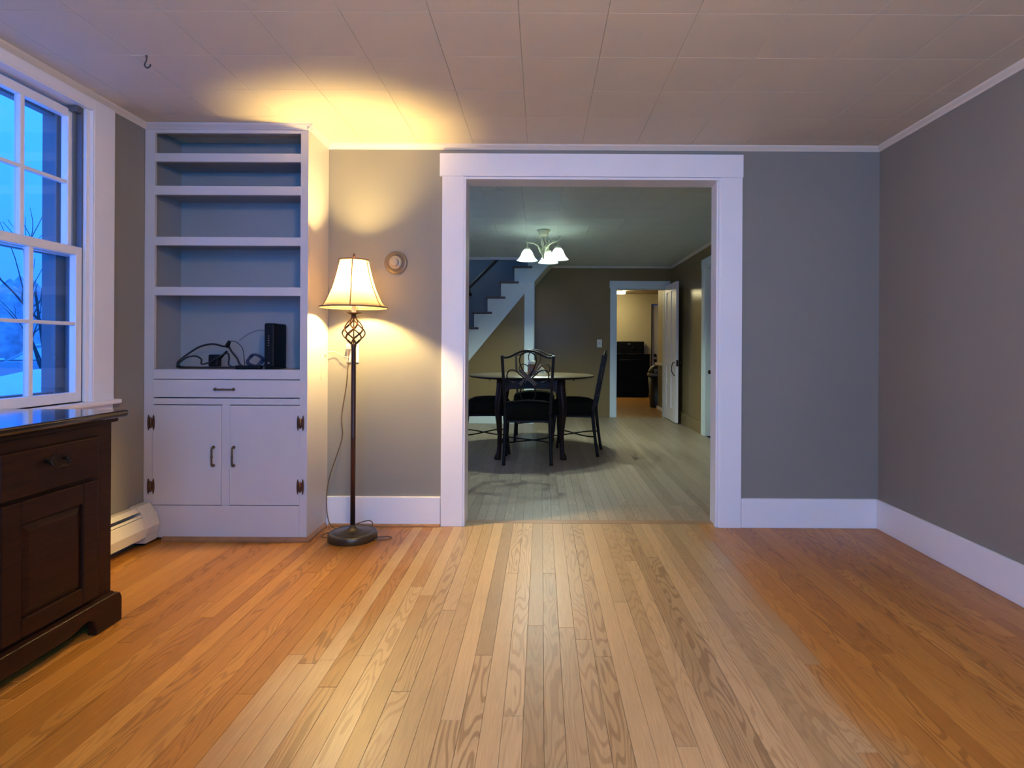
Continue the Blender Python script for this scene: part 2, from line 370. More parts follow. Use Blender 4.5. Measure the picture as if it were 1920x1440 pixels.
# ceilings: a backing board and square tiles under it
def tile_mesh(name, s, t, c):
    me = bpy.data.meshes.new(name); bm = bmesh.new(); h = s / 2
    a = [bm.verts.new(p) for p in ((-h, -h, t), (h, -h, t), (h, h, t), (-h, h, t))]
    b = [bm.verts.new(p) for p in ((-h, -h, c), (h, -h, c), (h, h, c), (-h, h, c))]
    d = [bm.verts.new(p) for p in ((-h + c, -h + c, 0), (h - c, -h + c, 0), (h - c, h - c, 0), (-h + c, h - c, 0))]
    bm.faces.new(a)
    for lo, hi in ((d, b), (b, a)):
        for i in range(4):
            j = (i + 1) % 4; bm.faces.new((lo[i], lo[j], hi[j], hi[i]))
    bm.faces.new(d[::-1]); bmesh.ops.recalc_face_normals(bm, faces=bm.faces); bm.to_mesh(me); bm.free(); return me
def lay_tiles(parent, x0, x1, y0, y1, xs, ys, pitch, z, material):
    full = tile_mesh('ceiling_tile', pitch - .0010, .012, .0012); full.materials.append(material)
    part_m = {}
    i0 = math.floor((x0 - xs) / pitch); i1 = math.ceil((x1 - xs) / pitch); j0 = math.floor((y0 - ys) / pitch); j1 = math.ceil((y1 - ys) / pitch)
    for i in range(i0, i1):
        for j in range(j0, j1):
            ax, bx_ = max(x0, xs + i * pitch), min(x1, xs + (i + 1) * pitch); ay, by = max(y0, ys + j * pitch), min(y1, ys + (j + 1) * pitch)
            if bx_ - ax < .01 or by - ay < .01: continue
            o = bpy.data.objects.new('ceiling_tile', full); COL.objects.link(o); o.parent = parent
            o.location = ((ax + bx_) / 2, (ay + by) / 2, z); o.scale = ((bx_ - ax) / pitch, (by - ay) / pitch, 1)
c1 = struct('ceiling', bx(XL - .15, 2.15, YR - .1, YB, H + .0122, H + .1), M['ceil_back'], 'cream square-tiled ceiling over the front room', 'ceiling')
lay_tiles(c1, XL, XR, YR, YB, -.086, 2.084, .3175, H, M['ceil'])
c2 = struct('ceiling.001', bx(DX0 - .1, DX1 + .15, YD, YS, HD + .0122, HD + .1), M['ceil_back'], 'square-tiled ceiling over the dining room', 'ceiling')
lay_tiles(c2, DX0, DX1, YD, YS, -.16, 4.35, .32, HD, M['dceil'])
struct('ceiling.002', bx(-.08, DX1 + .15, YS, YF, HD, HD + .1), M['dceil'], 'flat ceiling strip above the kitchen doorway', 'ceiling')

# floors: a dark subfloor and oak strips, each its own board
unit = bpy.data.meshes.new('plank')
def unit_plank():
    bm = bmesh.new(); e = .010; t = .5
    lo = [bm.verts.new(p) for p in ((-.5, -.5, -1), (.5, -.5, -1), (.5, .5, -1), (-.5, .5, -1))]
    mi = [bm.verts.new(p) for p in ((-.5, -.5, -.04), (.5, -.5, -.04), (.5, .5, -.04), (-.5, .5, -.04))]
    hi = [bm.verts.new(p) for p in ((-.5 + e, -.4993, 0), (.5 - e, -.4993, 0), (.5 - e, .4993, 0), (-.5 + e, .4993, 0))]
    bm.faces.new(lo[::-1]); bm.faces.new(hi)
    for a, b in ((lo, mi), (mi, hi)):
        for i in range(4):
            j = (i + 1) % 4; bm.faces.new((a[i], a[j], b[j], b[i]))
    bmesh.ops.recalc_face_normals(bm, faces=bm.faces); bm.to_mesh(unit); bm.free()
unit_plank()
def lay_planks(parent, x0, x1, y0, y1, w, material, lens, rnd):
    me = unit.copy(); me.name = 'plank'; me.materials.append(material)
    n = round((x1 - x0) / w); w = (x1 - x0) / n
    for i in range(n):
        y = y0; first = True
        while y < y1 - .02:
            l = rnd.uniform(*lens) * (rnd.random() if first else 1); l = max(l, .35); first = False
            if y1 - (y + l) < .35: l = y1 - y
            o = bpy.data.objects.new('plank', me); COL.objects.link(o); o.parent = parent
            o.location = (x0 + (i + .5) * w, y + l / 2, rnd.uniform(-.0004, 0)); o.scale = (w - .0007, l - .0008, .016)
            y += l
f1 = struct('floor', bx(XL - .15, 2.15, YR - .1, YD, -.12, -.0165), M['subfloor'], 'worn oak strip floor of the front room', 'floor')
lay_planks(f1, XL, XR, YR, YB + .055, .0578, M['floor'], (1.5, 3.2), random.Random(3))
hp = build('threshold', bx(OX0, OX1, YB + .056, YD - .001, -.016, .0003), M['sill'], f1, .001)
f2 = struct('floor.001', bx(DX0 - .1, DX1 + .15, YD, YF + .12, -.12, -.0165), M['subfloor'], 'greyish oak strip floor under the dining table', 'floor')
lay_planks(f2, DX0, DX1, YD + .001, YF, .0578, M['dfloor'], (1.4, 2.8), random.Random(11))
struct('floor.002', bx(.1, 4.0, YF + .001, 13.3, -.12, 0), M['kfloor'], 'amber wooden floor in the kitchen beyond the doorway', 'floor')

# dining room walls
g = G().box(DX0 - .1, DX0, YD, 4.7, 0, HD + .1).box(DX0 - .1, DX0, 5.7, YS, 0, HD + .1).box(DX0 - .1, DX0, 4.7, 5.7, 0, .75).box(DX0 - .1, DX0, 4.7, 5.7, 2.1, HD + .1)
struct('wall_dining_left', g, M['olive'], 'olive brown dining room wall hidden left of the opening', 'wall')
DY0, DY1, DZ = 6.22, 7.06, 2.02        # side door
g = G().box(DX1, DX1 + .15, YD, DY0, 0, HD + .1).box(DX1, DX1 + .15, DY1, YF + .12, 0, HD + .1).box(DX1, DX1 + .15, DY0, DY1, DZ, HD + .1)
struct('wall_dining_right', g, M['olive'], 'glossy brown dining room wall with a white side door', 'wall')
KX0, KX1, KZ = 1.133, 1.880, 1.956      # doorway to the kitchen
g = G().box(-.09, KX0, YF, YF + .12, 0, HD + .1).box(KX1, DX1 + .15, YF, YF + .12, 0, HD + .1).box(KX0, KX1, YF, YF + .12, KZ, HD + .1)
struct('wall_dining_back', g, M['olive'], 'dark olive wall between the staircase and the kitchen doorway', 'wall')
struct('wall_stairwell', bx(-2.6, -.09, YF, YF + .12, 0, 4.7), M['stairwall'], 'slate blue wall behind the stair treads', 'wall')
struct('wall_stairwell_front', bx(-2.6, -.09, YS, YS + .06, HD + .12, 4.7), M['stairwall'], 'stairwell wall above the dining room ceiling', 'wall')
struct('wall_stairwell_left', bx(-2.75, -2.6, YS, YF + .12, 0, 4.7), M['stairwall'], 'end wall of the stairwell at the foot of the stairs', 'wall')
struct('wall_stairwell_right', bx(-.09, 0, YS, YF, HD + .12, 4.7), M['stairwall'], 'upper end wall of the stairwell', 'wall')
struct('ceiling.004', bx(-2.75, 0, YS, YF + .12, 4.7, 4.8), M['stairwall'], 'ceiling high above the stairs', 'ceiling')

# kitchen shell
struct('wall_kitchen_back', G().box(.1, 2.48, 13.25, 13.37, 0, 2.4).box(3.3, 4.0, 13.25, 13.37, 0, 2.4).box(2.48, 3.3, 13.25, 13.37, 2.05, 2.4), M['kwall'], 'cream wall behind the black range', 'wall')
struct('wall_kitchen_sides', G().box(0, .1, YF + .12, 13.37, 0, 2.4).box(4.0, 4.1, YF + .12, 13.37, 0, 2.4).box(.1, KX0 - .0, YF + .12, YF + .13, 0, 2.3).box(2.12, 4.0, YF + .12, YF + .24, 0, 2.3), M['kwall'], 'cream side walls of the kitchen', 'wall')
struct('ceiling.003', bx(.1, 4.0, YF + .12, 13.25, 2.275, 2.4), M['kceil'], 'plain tan kitchen ceiling with a light bar', 'ceiling')
pw = tag(empty('wall_partition', (2.08, 9.6, 0)), 'low-rail partition with cream upper part beside the bin', 'wall', kind='structure')
build('upper_panel', bx(2.03, 2.11, YF + .125, 10.22, .80, 2.274), M['kwall'], pw)
build('wainscot', bx(2.03, 2.11, YF + .125, 10.22, .05, .76), M['kgreen'], pw)
build('chair_rail', bx(1.99, 2.13, YF + .125, 10.26, .76, .80), M['white'], pw, .006)
build('baseboard', bx(2.015, 2.125, YF + .125, 10.235, 0, .05), M['white'], pw)

# ------------------------------------------------------------------ trims
g = G()
CR = [(0, 0), (.030, 0), (.026, -.008), (.012, -.020), (.006, -.028), (0, -.028)]
g.prism([(YB - a, H + b) for a, b in CR], 'x', -1.256, XR)
struct('trim_1', g, M['crownpaint'], 'thin white crown moulding above the cased opening', 'moulding')
g = G().prism([(XR - a, H + b) for a, b in CR], 'y', YR, YB)
struct('trim_2', g, M['crownpaint'], 'thin white crown moulding along the right-hand grey wall', 'moulding')
g = G().prism([(XL + a, H + b) for a, b in CR], 'y', YR, 3.15)
struct('trim_3', g, M['crownpaint'], 'thin white crown moulding above the tall window', 'moulding')
g = G().prism([(YF - a, HD + b) for a, b in CR], 'x', -.05, DX1)
struct('trim_4', g, M['crownpaint'], 'thin crown moulding above the kitchen doorway', 'moulding')
g = G().prism([(DX1 - a, HD + b) for a, b in CR], 'y', YD, YF)
struct('trim_5', g, M['crownpaint'], 'thin crown moulding over the white side door', 'moulding')
g = bx(DX0, -.20, YS - .03, YS + .02, HD - .03, HD + .1)
struct('trim_6', g, M['white'], 'white trim along the edge of the stairwell ceiling', 'moulding')
struct('baseboard_right', bx(XR - .018, XR, YR, YB, 0, .17), M['white'], 'white baseboard along the right-hand grey wall', 'baseboard', .003)
struct('baseboard_back', bx(1.176, XR - .018, YB - .02, YB, 0, .172), M['white'], 'white baseboard right of the cased opening', 'baseboard', .003)
struct('baseboard_back.001', bx(-1.256, -.588, YB - .02, YB, 0, .172), M['white'], 'white baseboard behind the floor lamp', 'baseboard', .003)
def quarter(x0, y0, x1, y1, nx, ny, r=.015):
    """quarter-round strip from (x0,y0) to (x1,y1) at the floor, growing towards (nx,ny)"""
    gg = G(); prof = [(0, 0)] + [(r * math.cos(a), r * math.sin(a)) for a in (0, .4, .8, 1.2, PI / 2)]
    vs = []
    for (x, y) in ((x0, y0), (x1, y1)): vs += [(x + nx * p, y + ny * p, q + .0005) for p, q in prof]
    n = len(prof); gg.add(vs, [tuple(range(n)), tuple(range(n, 2 * n))[::-1]] + [(i, (i + 1) % n, n + (i + 1) % n, n + i) for i in range(n)])
    return gg
struct('trim_7', quarter(-1.24, YB - .02, -.588, YB - .02, 0, -1), M['shoe'], 'natural wood quarter round below the baseboard behind the lamp', 'moulding')

# cased opening
op = tag(empty('trim_8', ((OX0 + OX1) / 2, YB, 0)), 'wide white casing around the opening to the dining room', 'door casing', kind='structure')
build('casing_left', bx(OX0 - .125, OX0 + .003, YB - .021, YB, 0, 2.052), M['white'], op, .002)
build('casing_right', bx(OX1 - .003, OX1 + .122, YB - .021, YB, 0, 2.052), M['white'], op, .002)
build('head_casing', bx(OX0 - .140, OX1 + .126, YB - .025, YB, 2.052, 2.186), M['white'], op, .003)
build('jamb_left', bx(OX0, OX0 + .015, YB - .018, YD + .018, 0, OZ), M['white'], op, .002)
build('jamb_right', bx(OX1 - .015, OX1, YB - .018, YD + .018, 0, OZ), M['white'], op, .002)
build('jamb_bead', bx(OX1 - .027, OX1 - .015, YB - .012, YB + .02, 0, OZ - .015), M['white'], op, .003)
build('head_jamb', bx(OX0 + .015, OX1 - .015, YB - .018, YD + .018, OZ - .015, OZ), M['white'], op, .002)
build('casing_dining', G().box(OX0 - .12, OX0, YD, YD + .018, 0, 2.05).box(OX1, OX1 + .12, YD, YD + .018, 0, 2.05).box(OX0 - .13, OX1 + .13, YD, YD + .02, 2.052, 2.17), M['white'], op, .002)

# ------------------------------------------------------------------ windows of the left wall
def make_window(name, dy, label):
    w = tag(empty(name, (XL, (WY0 + WY1) / 2 + dy, WZ0)), label, 'window', kind='structure')
    A, B = WY0 + dy, WY1 + dy; X = XL
    build('casing', G().box(X, X + .02, B, B + .132, WZ0 - .02, H - .029).box(X, X + .02, A - .132, A, WZ0 - .02, H - .029).box(X, X + .021, A, B, WZ1, H - .029), M['white'], w, .002)
    build('jamb', G().box(X - .15, X + .018, B - .008, B, WZ0, WZ1).box(X - .15, X + .018, A, A + .008, WZ0, WZ1).box(X - .15, X + .018, A + .008, B - .008, WZ1 - .008, WZ1), M['white'], w)
    build('stool', bx(X - .145, X + .05, A - .15, B + .15, WZ0 - .022, WZ0), M['white'], w, .006)
    build('apron', bx(X, X + .018, A - .13, B + .13, WZ0 - .11, WZ0 - .022), M['white'], w, .003)
    build('inner_stop', G().box(X - .012, X + .004, B - .03, B - .008, WZ0, WZ1 - .008).box(X - .012, X + .004, A + .008, A + .03, WZ0, WZ1 - .008), M['white'], w, .002)
    build('sash_track', G().box(X - .085, X - .012, B - .038, B - .008, WZ0, WZ1 - .008).box(X - .085, X - .012, A + .008, A + .038, WZ0, WZ1 - .008), M['alu'], w)
    build('parting_bead', G().box(X - .046, X - .040, B - .052, B - .038, 1.5, WZ1 - .008).box(X - .046, X - .040, A + .038, A + .052, 1.5, WZ1 - .008), M['storm'], w)
    s0, s1 = A + .038, B - .038          # sash between the tracks
    for nm, xa, xb, z0, z1, b in (('lower_sash', X - .040, X - .008, WZ0 + .004, 1.505, .045), ('upper_sash', X - .082, X - .048, 1.462, WZ1 - .022, .040)):
        q = s0 + .03; r_ = s1 - .034
        f = build(nm, G().box(xa, xb, s0, q, z0, z1).box(xa, xb, r_, s1, z0, z1).box(xa, xb, q, r_, z0, z0 + b).box(xa, xb, q, r_, z1 - .04, z1), M['white'], w, .003)
        pw_ = (r_ - q) / 3; zc = (z0 + b + z1 - .04) / 2; mg = G()
        for k in (1, 2): mg.box(xa + .004, xb - .002, q + k * pw_ - .011, q + k * pw_ + .011, z0 + b, z1 - .04)
        mg.box(xa + .004, xb - .003, q, r_, zc - .008, zc + .008)
        build('muntin', mg, M['white'], f, .003)
        xm = (xa + xb) / 2 - .004
        for k in range(3):
            for (za, zb) in ((z0 + b, zc - .008), (zc + .008, z1 - .04)):
                build('pane', bx(xm - .0015, xm + .0015, q + k * pw_ + .0115, q + (k + 1) * pw_ - .0115, za + .0005, zb - .0005), M['glass'], f)
    build('storm_frame', G().box(X - .165, X - .10, B - .075, B - .008, WZ0, WZ1 - .008).box(X - .165, X - .10, A + .008, A + .075, WZ0, WZ1 - .008)
          .box(X - .15, X - .11, A + .075, B - .075, WZ1 - .06, WZ1 - .008).box(X - .15, X - .11, A + .075, B - .075, WZ0, WZ0 + .05).box(X - .14, X - .115, A + .075, B - .075, 1.465, 1.495), M['storm'], w, .002)
    build('shade_bracket', G().box(X - .046, X - .006, B - .075, B - .045, WZ1 - .036, WZ1 - .010).tube([(X - .02, B - .06, WZ1 - .02), (X - .02, B - .02, WZ1 - .016)], .006, 8), M['alu'], w, .003)
    return w
make_window('window_1', 0, 'tall white double-hung window above the dark chest')
make_window('window_2', -1.90, 'white double-hung window outside the picture on the left wall')
w3 = tag(empty('window_3', (.15, YR - .05, .7)), 'wide white window in the wall behind the viewpoint', 'window', kind='structure')
g = G().box(-.85, -.79, YR - .08, YR - .02, .7, 2.15).box(1.09, 1.15, YR - .08, YR - .02, .7, 2.15).box(-.79, 1.09, YR - .08, YR - .02, .7, .76).box(-.79, 1.09, YR - .08, YR - .02, 2.09, 2.15).box(.12, .18, YR - .08, YR - .02, .76, 2.09)
build('window_frame', g, M['white'], w3, .003)
for a, b in ((-.79, .12), (.18, 1.09)): build('pane', bx(a, b, YR - .052, YR - .048, .76, 2.09), M['glass'], w3)

# ------------------------------------------------------------------ built-in cabinet
CY, CX0, CX1 = 3.153, XL + .001, -1.256
cab = tag(empty('built_in_cabinet', ((CX0 + CX1) / 2, 3.3, 0)), 'tall white built-in cabinet with open shelves over a drawer and two doors', 'cabinet')
IX0, IX1 = -2.082, -1.298
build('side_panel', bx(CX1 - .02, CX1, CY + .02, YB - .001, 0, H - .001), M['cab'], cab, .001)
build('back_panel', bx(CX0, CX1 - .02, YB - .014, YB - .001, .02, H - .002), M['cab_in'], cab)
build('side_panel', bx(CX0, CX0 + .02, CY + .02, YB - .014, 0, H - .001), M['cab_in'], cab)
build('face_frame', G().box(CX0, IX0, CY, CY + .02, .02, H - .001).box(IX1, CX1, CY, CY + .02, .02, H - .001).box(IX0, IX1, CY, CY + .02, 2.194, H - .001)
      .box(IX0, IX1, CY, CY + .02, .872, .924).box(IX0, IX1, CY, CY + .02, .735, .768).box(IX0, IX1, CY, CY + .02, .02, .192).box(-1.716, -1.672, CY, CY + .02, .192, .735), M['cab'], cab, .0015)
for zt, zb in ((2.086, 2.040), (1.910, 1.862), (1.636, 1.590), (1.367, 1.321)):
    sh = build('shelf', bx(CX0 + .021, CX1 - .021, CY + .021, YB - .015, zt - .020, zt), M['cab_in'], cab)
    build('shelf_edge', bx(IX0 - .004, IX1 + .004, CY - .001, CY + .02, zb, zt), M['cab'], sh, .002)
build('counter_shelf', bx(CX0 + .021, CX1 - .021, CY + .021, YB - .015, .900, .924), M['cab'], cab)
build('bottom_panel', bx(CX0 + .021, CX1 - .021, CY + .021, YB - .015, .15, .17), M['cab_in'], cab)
def bar_pull(parent, c, vertical, l=.105):
    gg = G(); h = l / 2
    pts = [(-h, 0), (-h * .96, .013), (-h * .82, .019), (-h * .4, .020), (0, .020), (h * .4, .020), (h * .82, .019), (h * .96, .013), (h, 0)]
    P_ = [(c[0], c[1] - d, c[2] + t) if vertical else (c[0] + t, c[1] - d, c[2]) for t, d in pts]
    gg.tube(catmull(P_, 4), .0048, 8)
    for t in (-h * .93, h * .93):
        p = (c[0], c[1], c[2] + t) if vertical else (c[0] + t, c[1], c[2])
        gg.lathe([(.009, 0), (.009, .003), (.005, .006), (0, .006)], p, 12, 'y')
    gg.lathe([(0, -.006), (.0062, -.004), (.0062, .004), (0, .006)], (c[0], c[1] - .020, c[2]), 10, 'z' if vertical else 'x')
    return tag(build('handle', gg, M['brass'], parent), 'aged brass bar pull')
dr = build('drawer', bx(-2.086, -1.294, CY - .003, CY + .0185, .774, .868), M['cab'], cab, .002)
bar_pull(dr, (-1.700, CY - .003, .818), False)
for x0, x1, hx, px, sgn in ((-2.086, -1.7175, -2.092, -1.757, -1), (-1.6705, -1.2945, -1.290, -1.648, 1)):
    d = build('door', bx(x0, x1, CY - .003, CY + .0185, .196, .731), M['cab'], cab, .002)
    bar_pull(d, (px, CY - .003, .458), True)
    for zc in (.638, .296):
        gg = G()
        for s in (-1, 1):
            o = [(hx + s * .0135 + .0058 * math.cos(a) * (1 if abs(math.sin(a)) < .9 else .7), zc + .042 * math.sin(a)) for a in [2 * PI * k / 16 for k in range(16)]]
            gg.prism(o, 'y', CY - .007, CY - .0031)
        gg.prism([(hx - .012, zc - .022), (hx + .012, zc - .022), (hx + .007, zc), (hx + .012, zc + .022), (hx - .012, zc + .022), (hx - .007, zc)], 'y', CY - .006, CY - .0031)
        gg.tube([(hx, CY - .009, zc - .028), (hx, CY - .009, zc + .028)], .0048, 10)
        tag(build('hinge', gg, M['copper'], d), 'aged copper butterfly hinge')
build('crown', G().prism([(CY - a, H + b) for a, b in CR], 'x', CX0, CX1 + .02).prism([(CX1 + a, H + b) for a, b in CR], 'y', CY - .02, YB - .03), M['cab'], cab)
tag(build('base_moulding', G().prism([(CY, .0005), (CY - .014, .0005), (CY - .014, .010), (CY - .006, .022), (CY, .026)], 'x', -2.03, CX1 + .013)
      .prism([(CX1, .0005), (CX1 + .014, .0005), (CX1 + .014, .010), (CX1 + .006, .022), (CX1, .026)], 'y', CY - .013, YB - .037), M['shoe'], cab), 'natural wood base moulding')

# ------------------------------------------------------------------ baseboard heater
ht = tag(empty('baseboard_heater', (-2.09, 2.3, 0)), 'cream metal baseboard heater between the dark chest and the built-in cabinet', 'heater')
x = XL
def hprof(s): return [(x + .001, .022), (x + .030, .022), (x + .030, .04), (x + .001, .04)]
y0, y1 = 1.15, 3.07
build('back_plate', G().prism([(x + .001, .02), (x + .004, .02), (x + .004, .185), (x + .035, .196), (x + .052, .182), (x + .054, .185), (x + .036, .205), (x + .001, .205)], 'y', y0, y1), M['heater'], ht)
build('front_panel', G().prism([(x + .078, .050), (x + .081, .050), (x + .090, .10), (x + .074, .152), (x + .068, .156), (x + .070, .148), (x + .086, .10)], 'y', y0, y1), M['heater'], ht)
build('damper', G().prism([(x + .058, .166), (x + .068, .158), (x + .070, .161), (x + .060, .170)], 'y', y0, y1), M['heater'], ht)
build('heating_element', G().box(x + .005, x + .066, y0, y1, .06, .145).tube([(x + .04, y0, .09), (x + .04, y1, .09)], .012), M['slot'], ht)
ec = build('end_cap', G().prism([(x + .001, .055), (x + .086, .055), (x + .096, .10), (x + .080, .160), (x + .042, .210), (x + .001, .212)], 'y', 3.045, 3.146), M['heater'], ht, .003)
build('end_cap_skirt', G().prism([(x + .002, .018), (x + .080, .018), (x + .084, .054), (x + .002, .054)], 'y', 3.055, 3.143), M['heater'], ec, .002)
for fy, fz in ((3.08, .018), (1.3, .05)): build('foot', bx(x + .01, x + .05, fy, fy + .04, .0005, fz), M['slot'], ht)

# ------------------------------------------------------------------ dark chest
ch = tag(empty('chest', (-1.83, 1.75, 0)), 'dark-stained low wooden chest with drawer and panelled door below the window', 'chest')
KY0, KY1, KF, KB = 1.27, 2.235, -1.635, -2.04
build('body', bx(KB, KF, KY0, KY1, .10, .772), M['chest'], ch, .003)
top = [(-2.105, KY0 - .05), (-1.612, KY0 - .05)]
def rslab(x0, x1, y0, y1, r, z0, z1):
    o = []
    for cx, cy, a0 in ((x1 - r, y0 + r, -90), (x1 - r, y1 - r, 0)):
        for k in range(7): a = R(a0 + 15 * k); o.append((cx + r * math.cos(a), cy + r * math.sin(a)))
    return G().prism([(x0, y0)] + o + [(x0, y1)], 'z', z0, z1)
build('top', rslab(-2.100, -1.594, KY0 - .05, KY1 + .055, .03, .776, .802), M['chest_top'], ch, .011, 4)
build('top_moulding', rslab(-2.06, -1.618, KY0 - .02, KY1 + .022, .015, .760, .777), M['chest'], ch, .004)
pl = [(2.25, 0.0005), (2.118, .0005), (2.118, .026), (2.108, .054), (2.085, .067), (2.055, .064), (2.03, .055), (1.99, .050), (1.93, .049)]
mid = (KY0 + 2.235) / 2
out = pl + [(2 * mid - a, b) for a, b in pl[::-1]]
tp = [(2 * mid - 2.25, .09), (2 * mid - 2.242, .108), (2 * mid - 2.225, .117), (2.225, .117), (2.242, .108), (2.25, .09)]
pli = build('plinth', G().prism(out + tp, 'x', KF + .001, KF + .033), M['chest'], ch, .005, 3)
for fy in (KY1, KY0 - .015): build('plinth_side', bx(KB, KF, fy, fy + .015, .0005, .112), M['chest'], ch, .004)
def bail(parent, c):
    gg = G(); xx = c[0]
    pl_ = [(-.048, 0), (-.036, .012), (-.022, .008), (-.010, .020), (0, .014), (.010, .020), (.022, .008), (.036, .012), (.048, 0), (.034, -.010), (.02, -.006), (0, -.018), (-.02, -.006), (-.034, -.010)]
    gg.prism([(c[1] + a, c[2] + b) for a, b in pl_], 'x', xx, xx + .0025)
    for s in (-1, 1): gg.lathe([(.006, 0), (.006, .014), (.004, .018), (0, .019)], (xx + .002, c[1] + s * .034, c[2]), 10, 'x')
    gg.tube(catmull([(xx + .017, c[1] - .036, c[2]), (xx + .022, c[1] - .036, c[2] - .012), (xx + .024, c[1] - .022, c[2] - .022), (xx + .025, c[1], c[2] - .019), (xx + .024, c[1] + .022, c[2] - .022), (xx + .022, c[1] + .036, c[2] - .012), (xx + .017, c[1] + .036, c[2])], 4), .0028, 8)
    tag(build('handle', gg, M['iron'], parent), 'dark metal bail pull')
for by in (1.762, 1.352):
    b2 = by + .393
    d = build('drawer', bx(KF + .0005, KF + .014, by, b2, .571, .718), M['chest'], ch, .006, 3)
    bail(d, (KF + .014, (by + b2) / 2, .668))
    y0, y1, z0, z1 = by, b2 - .006, .130, .560; s = .070
    d = build('door', G().box(KF + .0005, KF + .016, y0, y0 + s, z0, z1).box(KF + .0005, KF + .016, y1 - s, y1, z0, z1).box(KF + .0005, KF + .016, y0 + s, y1 - s, z0, z0 + .06).box(KF + .0005, KF + .016, y0 + s, y1 - s, z1 - .072, z1), M['chest'], ch, .004)
    a, b, c, e = y0 + s, y1 - s, z0 + .06, z1 - .072; t = .028
    gg = G(); xo, xi = KF + .004, KF + .0135
    gg.add([(xo, a, c), (xo, b, c), (xo, b, e), (xo, a, e), (xi, a + t, c + t), (xi, b - t, c + t), (xi, b - t, e - t), (xi, a + t, e - t)],
           [(0, 1, 5, 4), (1, 2, 6, 5), (2, 3, 7, 6), (3, 0, 4, 7), (4, 5, 6, 7), (3, 2, 1, 0)])
    build('raised_panel', gg, M['chest'], d)

# ------------------------------------------------------------------ floor lamp
LX, LY = -1.027, 3.21
lamp = tag(empty('floor_lamp', (LX, LY, 0)), 'lit bronze floor lamp with cream bell shade and twisted wire basket', 'lamp')
loc = lambda r, z: (r, z)
build('base', G().lathe([(0, .0005), (.128, .0005), (.131, .004), (.131, .032), (.127, .039), (.118, .041), (.112, .038), (.100, .042), (.075, .046), (.050, .049), (.030, .056), (.018, .066), (.0135, .078), (0, .078)], seg=48), M['lampbase'], lamp, world=False)
build('pole', G().lathe([(0, .07), (.0132, .07), (.0132, .545), (.0142, .548), (.0142, .556), (.0132, .559), (.0132, 1.045), (.015, 1.052), (.0155, 1.062), (0, 1.066)], seg=20), M['lampiron'], lamp, world=False)
bk = build('basket', G().lathe([(0, 1.205), (.014, 1.206), (.017, 1.212), (.012, 1.222), (0, 1.224)], seg=16), M['lampiron'], lamp, world=False)
for k in range(12):
    pts = []
    for i in range(25):
        t = i / 24; r_ = .010 + .049 * math.sin(PI * t) ** 1.15 * (1 + .10 * math.sin(2 * PI * t)); a = 2 * PI * k / 12 + (1 if k % 2 else -1) * (t - .5) * 2.9
        pts.append((r_ * math.cos(a), r_ * math.sin(a), 1.058 + .152 * t))
    build('wire', G().tube(pts, .0034, 6), M['lampiron'], bk, world=False)
build('centre_rod', G().tube([(0, 0, 1.06), (0, 0, 1.21)], .0035, 8), M['lampiron'], bk, world=False)
build('drip_pan', G().lathe([(0, 1.222), (.016, 1.222), (.044, 1.232), (.048, 1.236), (.044, 1.236), (.014, 1.228), (0, 1.228)], seg=28), M['lampiron'], lamp, world=False)
build('socket', G().lathe([(0, 1.226), (.010, 1.226), (.012, 1.235), (.0115, 1.285), (.018, 1.290), (.018, 1.350), (.012, 1.356), (0, 1.356)], seg=16), M['ivoryplate'], lamp, world=False)
build('bulb', G().lathe([(.010, 1.352), (.012, 1.362), (.022, 1.376), (.030, 1.394), (.031, 1.408), (.027, 1.424), (.016, 1.436), (0, 1.440)], seg=20), M['bulb'], lamp, world=False)
# harp
hp_ = [(.0, 1.392)]
build('harp', G().tube(catmull([(0, -.014, 1.352), (0, -.05, 1.39), (0, -.052, 1.46), (0, -.03, 1.512), (0, 0, 1.524), (0, .03, 1.512), (0, .052, 1.46), (0, .05, 1.39), (0, .014, 1.352)], 5), .0015, 6), M['brass'], lamp, world=False)
build('finial', G().lathe([(0, 1.520), (.006, 1.521), (.004, 1.530), (.0075, 1.540), (.0075, 1.548), (.003, 1.560), (0, 1.562)], seg=14), M['lampiron'], lamp, world=False)
SP = [(1.264, .180), (1.272, .169), (1.29, .157), (1.32, .142), (1.36, .124), (1.40, .110), (1.44, .099), (1.48, .089), (1.51, .082), (1.524, .080)]
a0 = R(-79)
def shade_ring(z, r, sc=1.0):
    out = []
    for k in range(6):
        for q in range(8):
            t = q / 8; a = a0 + R(60) * (k + t)
            sag = 1 - .045 * math.sin(PI * t) * (1 if z > 1.275 else .25)
            out.append((r * sag * sc * math.cos(a), r * sag * sc * math.sin(a), z))
    return out
gs = G(); vs = []
for z, r_ in SP: vs += shade_ring(z, r_)
n = 48; fs = [(k * n + i, k * n + (i + 1) % n, (k + 1) * n + (i + 1) % n, (k + 1) * n + i) for k in range(len(SP) - 1) for i in range(n)]
gs.add(vs, fs, True)
shd = build('shade', gs, M['shade'], lamp, world=False)
for k in range(6):
    a = a0 + R(60) * k
    build('shade_rib', G().tube([(r_ * 1.006 * math.cos(a), r_ * 1.006 * math.sin(a), z) for z, r_ in SP], .0028, 6), M['shadetrim'], shd, world=False)
for z, r_, t in ((1.265, .1795, .0045), (1.523, .0805, .0042)):
    build('shade_trim', G().tube([(p[0] * 1.004, p[1] * 1.004, z) for p in shade_ring(z, r_)], t, 6, True), M['shadetrim'], shd, world=False)
sp_ = G()
for k in range(3):
    a = a0 + R(120) * k; sp_.tube([(0, 0, 1.521), (.079 * math.cos(a), .079 * math.sin(a), 1.519)], .0014, 6)
build('spider', sp_, M['brass'], shd, world=False)
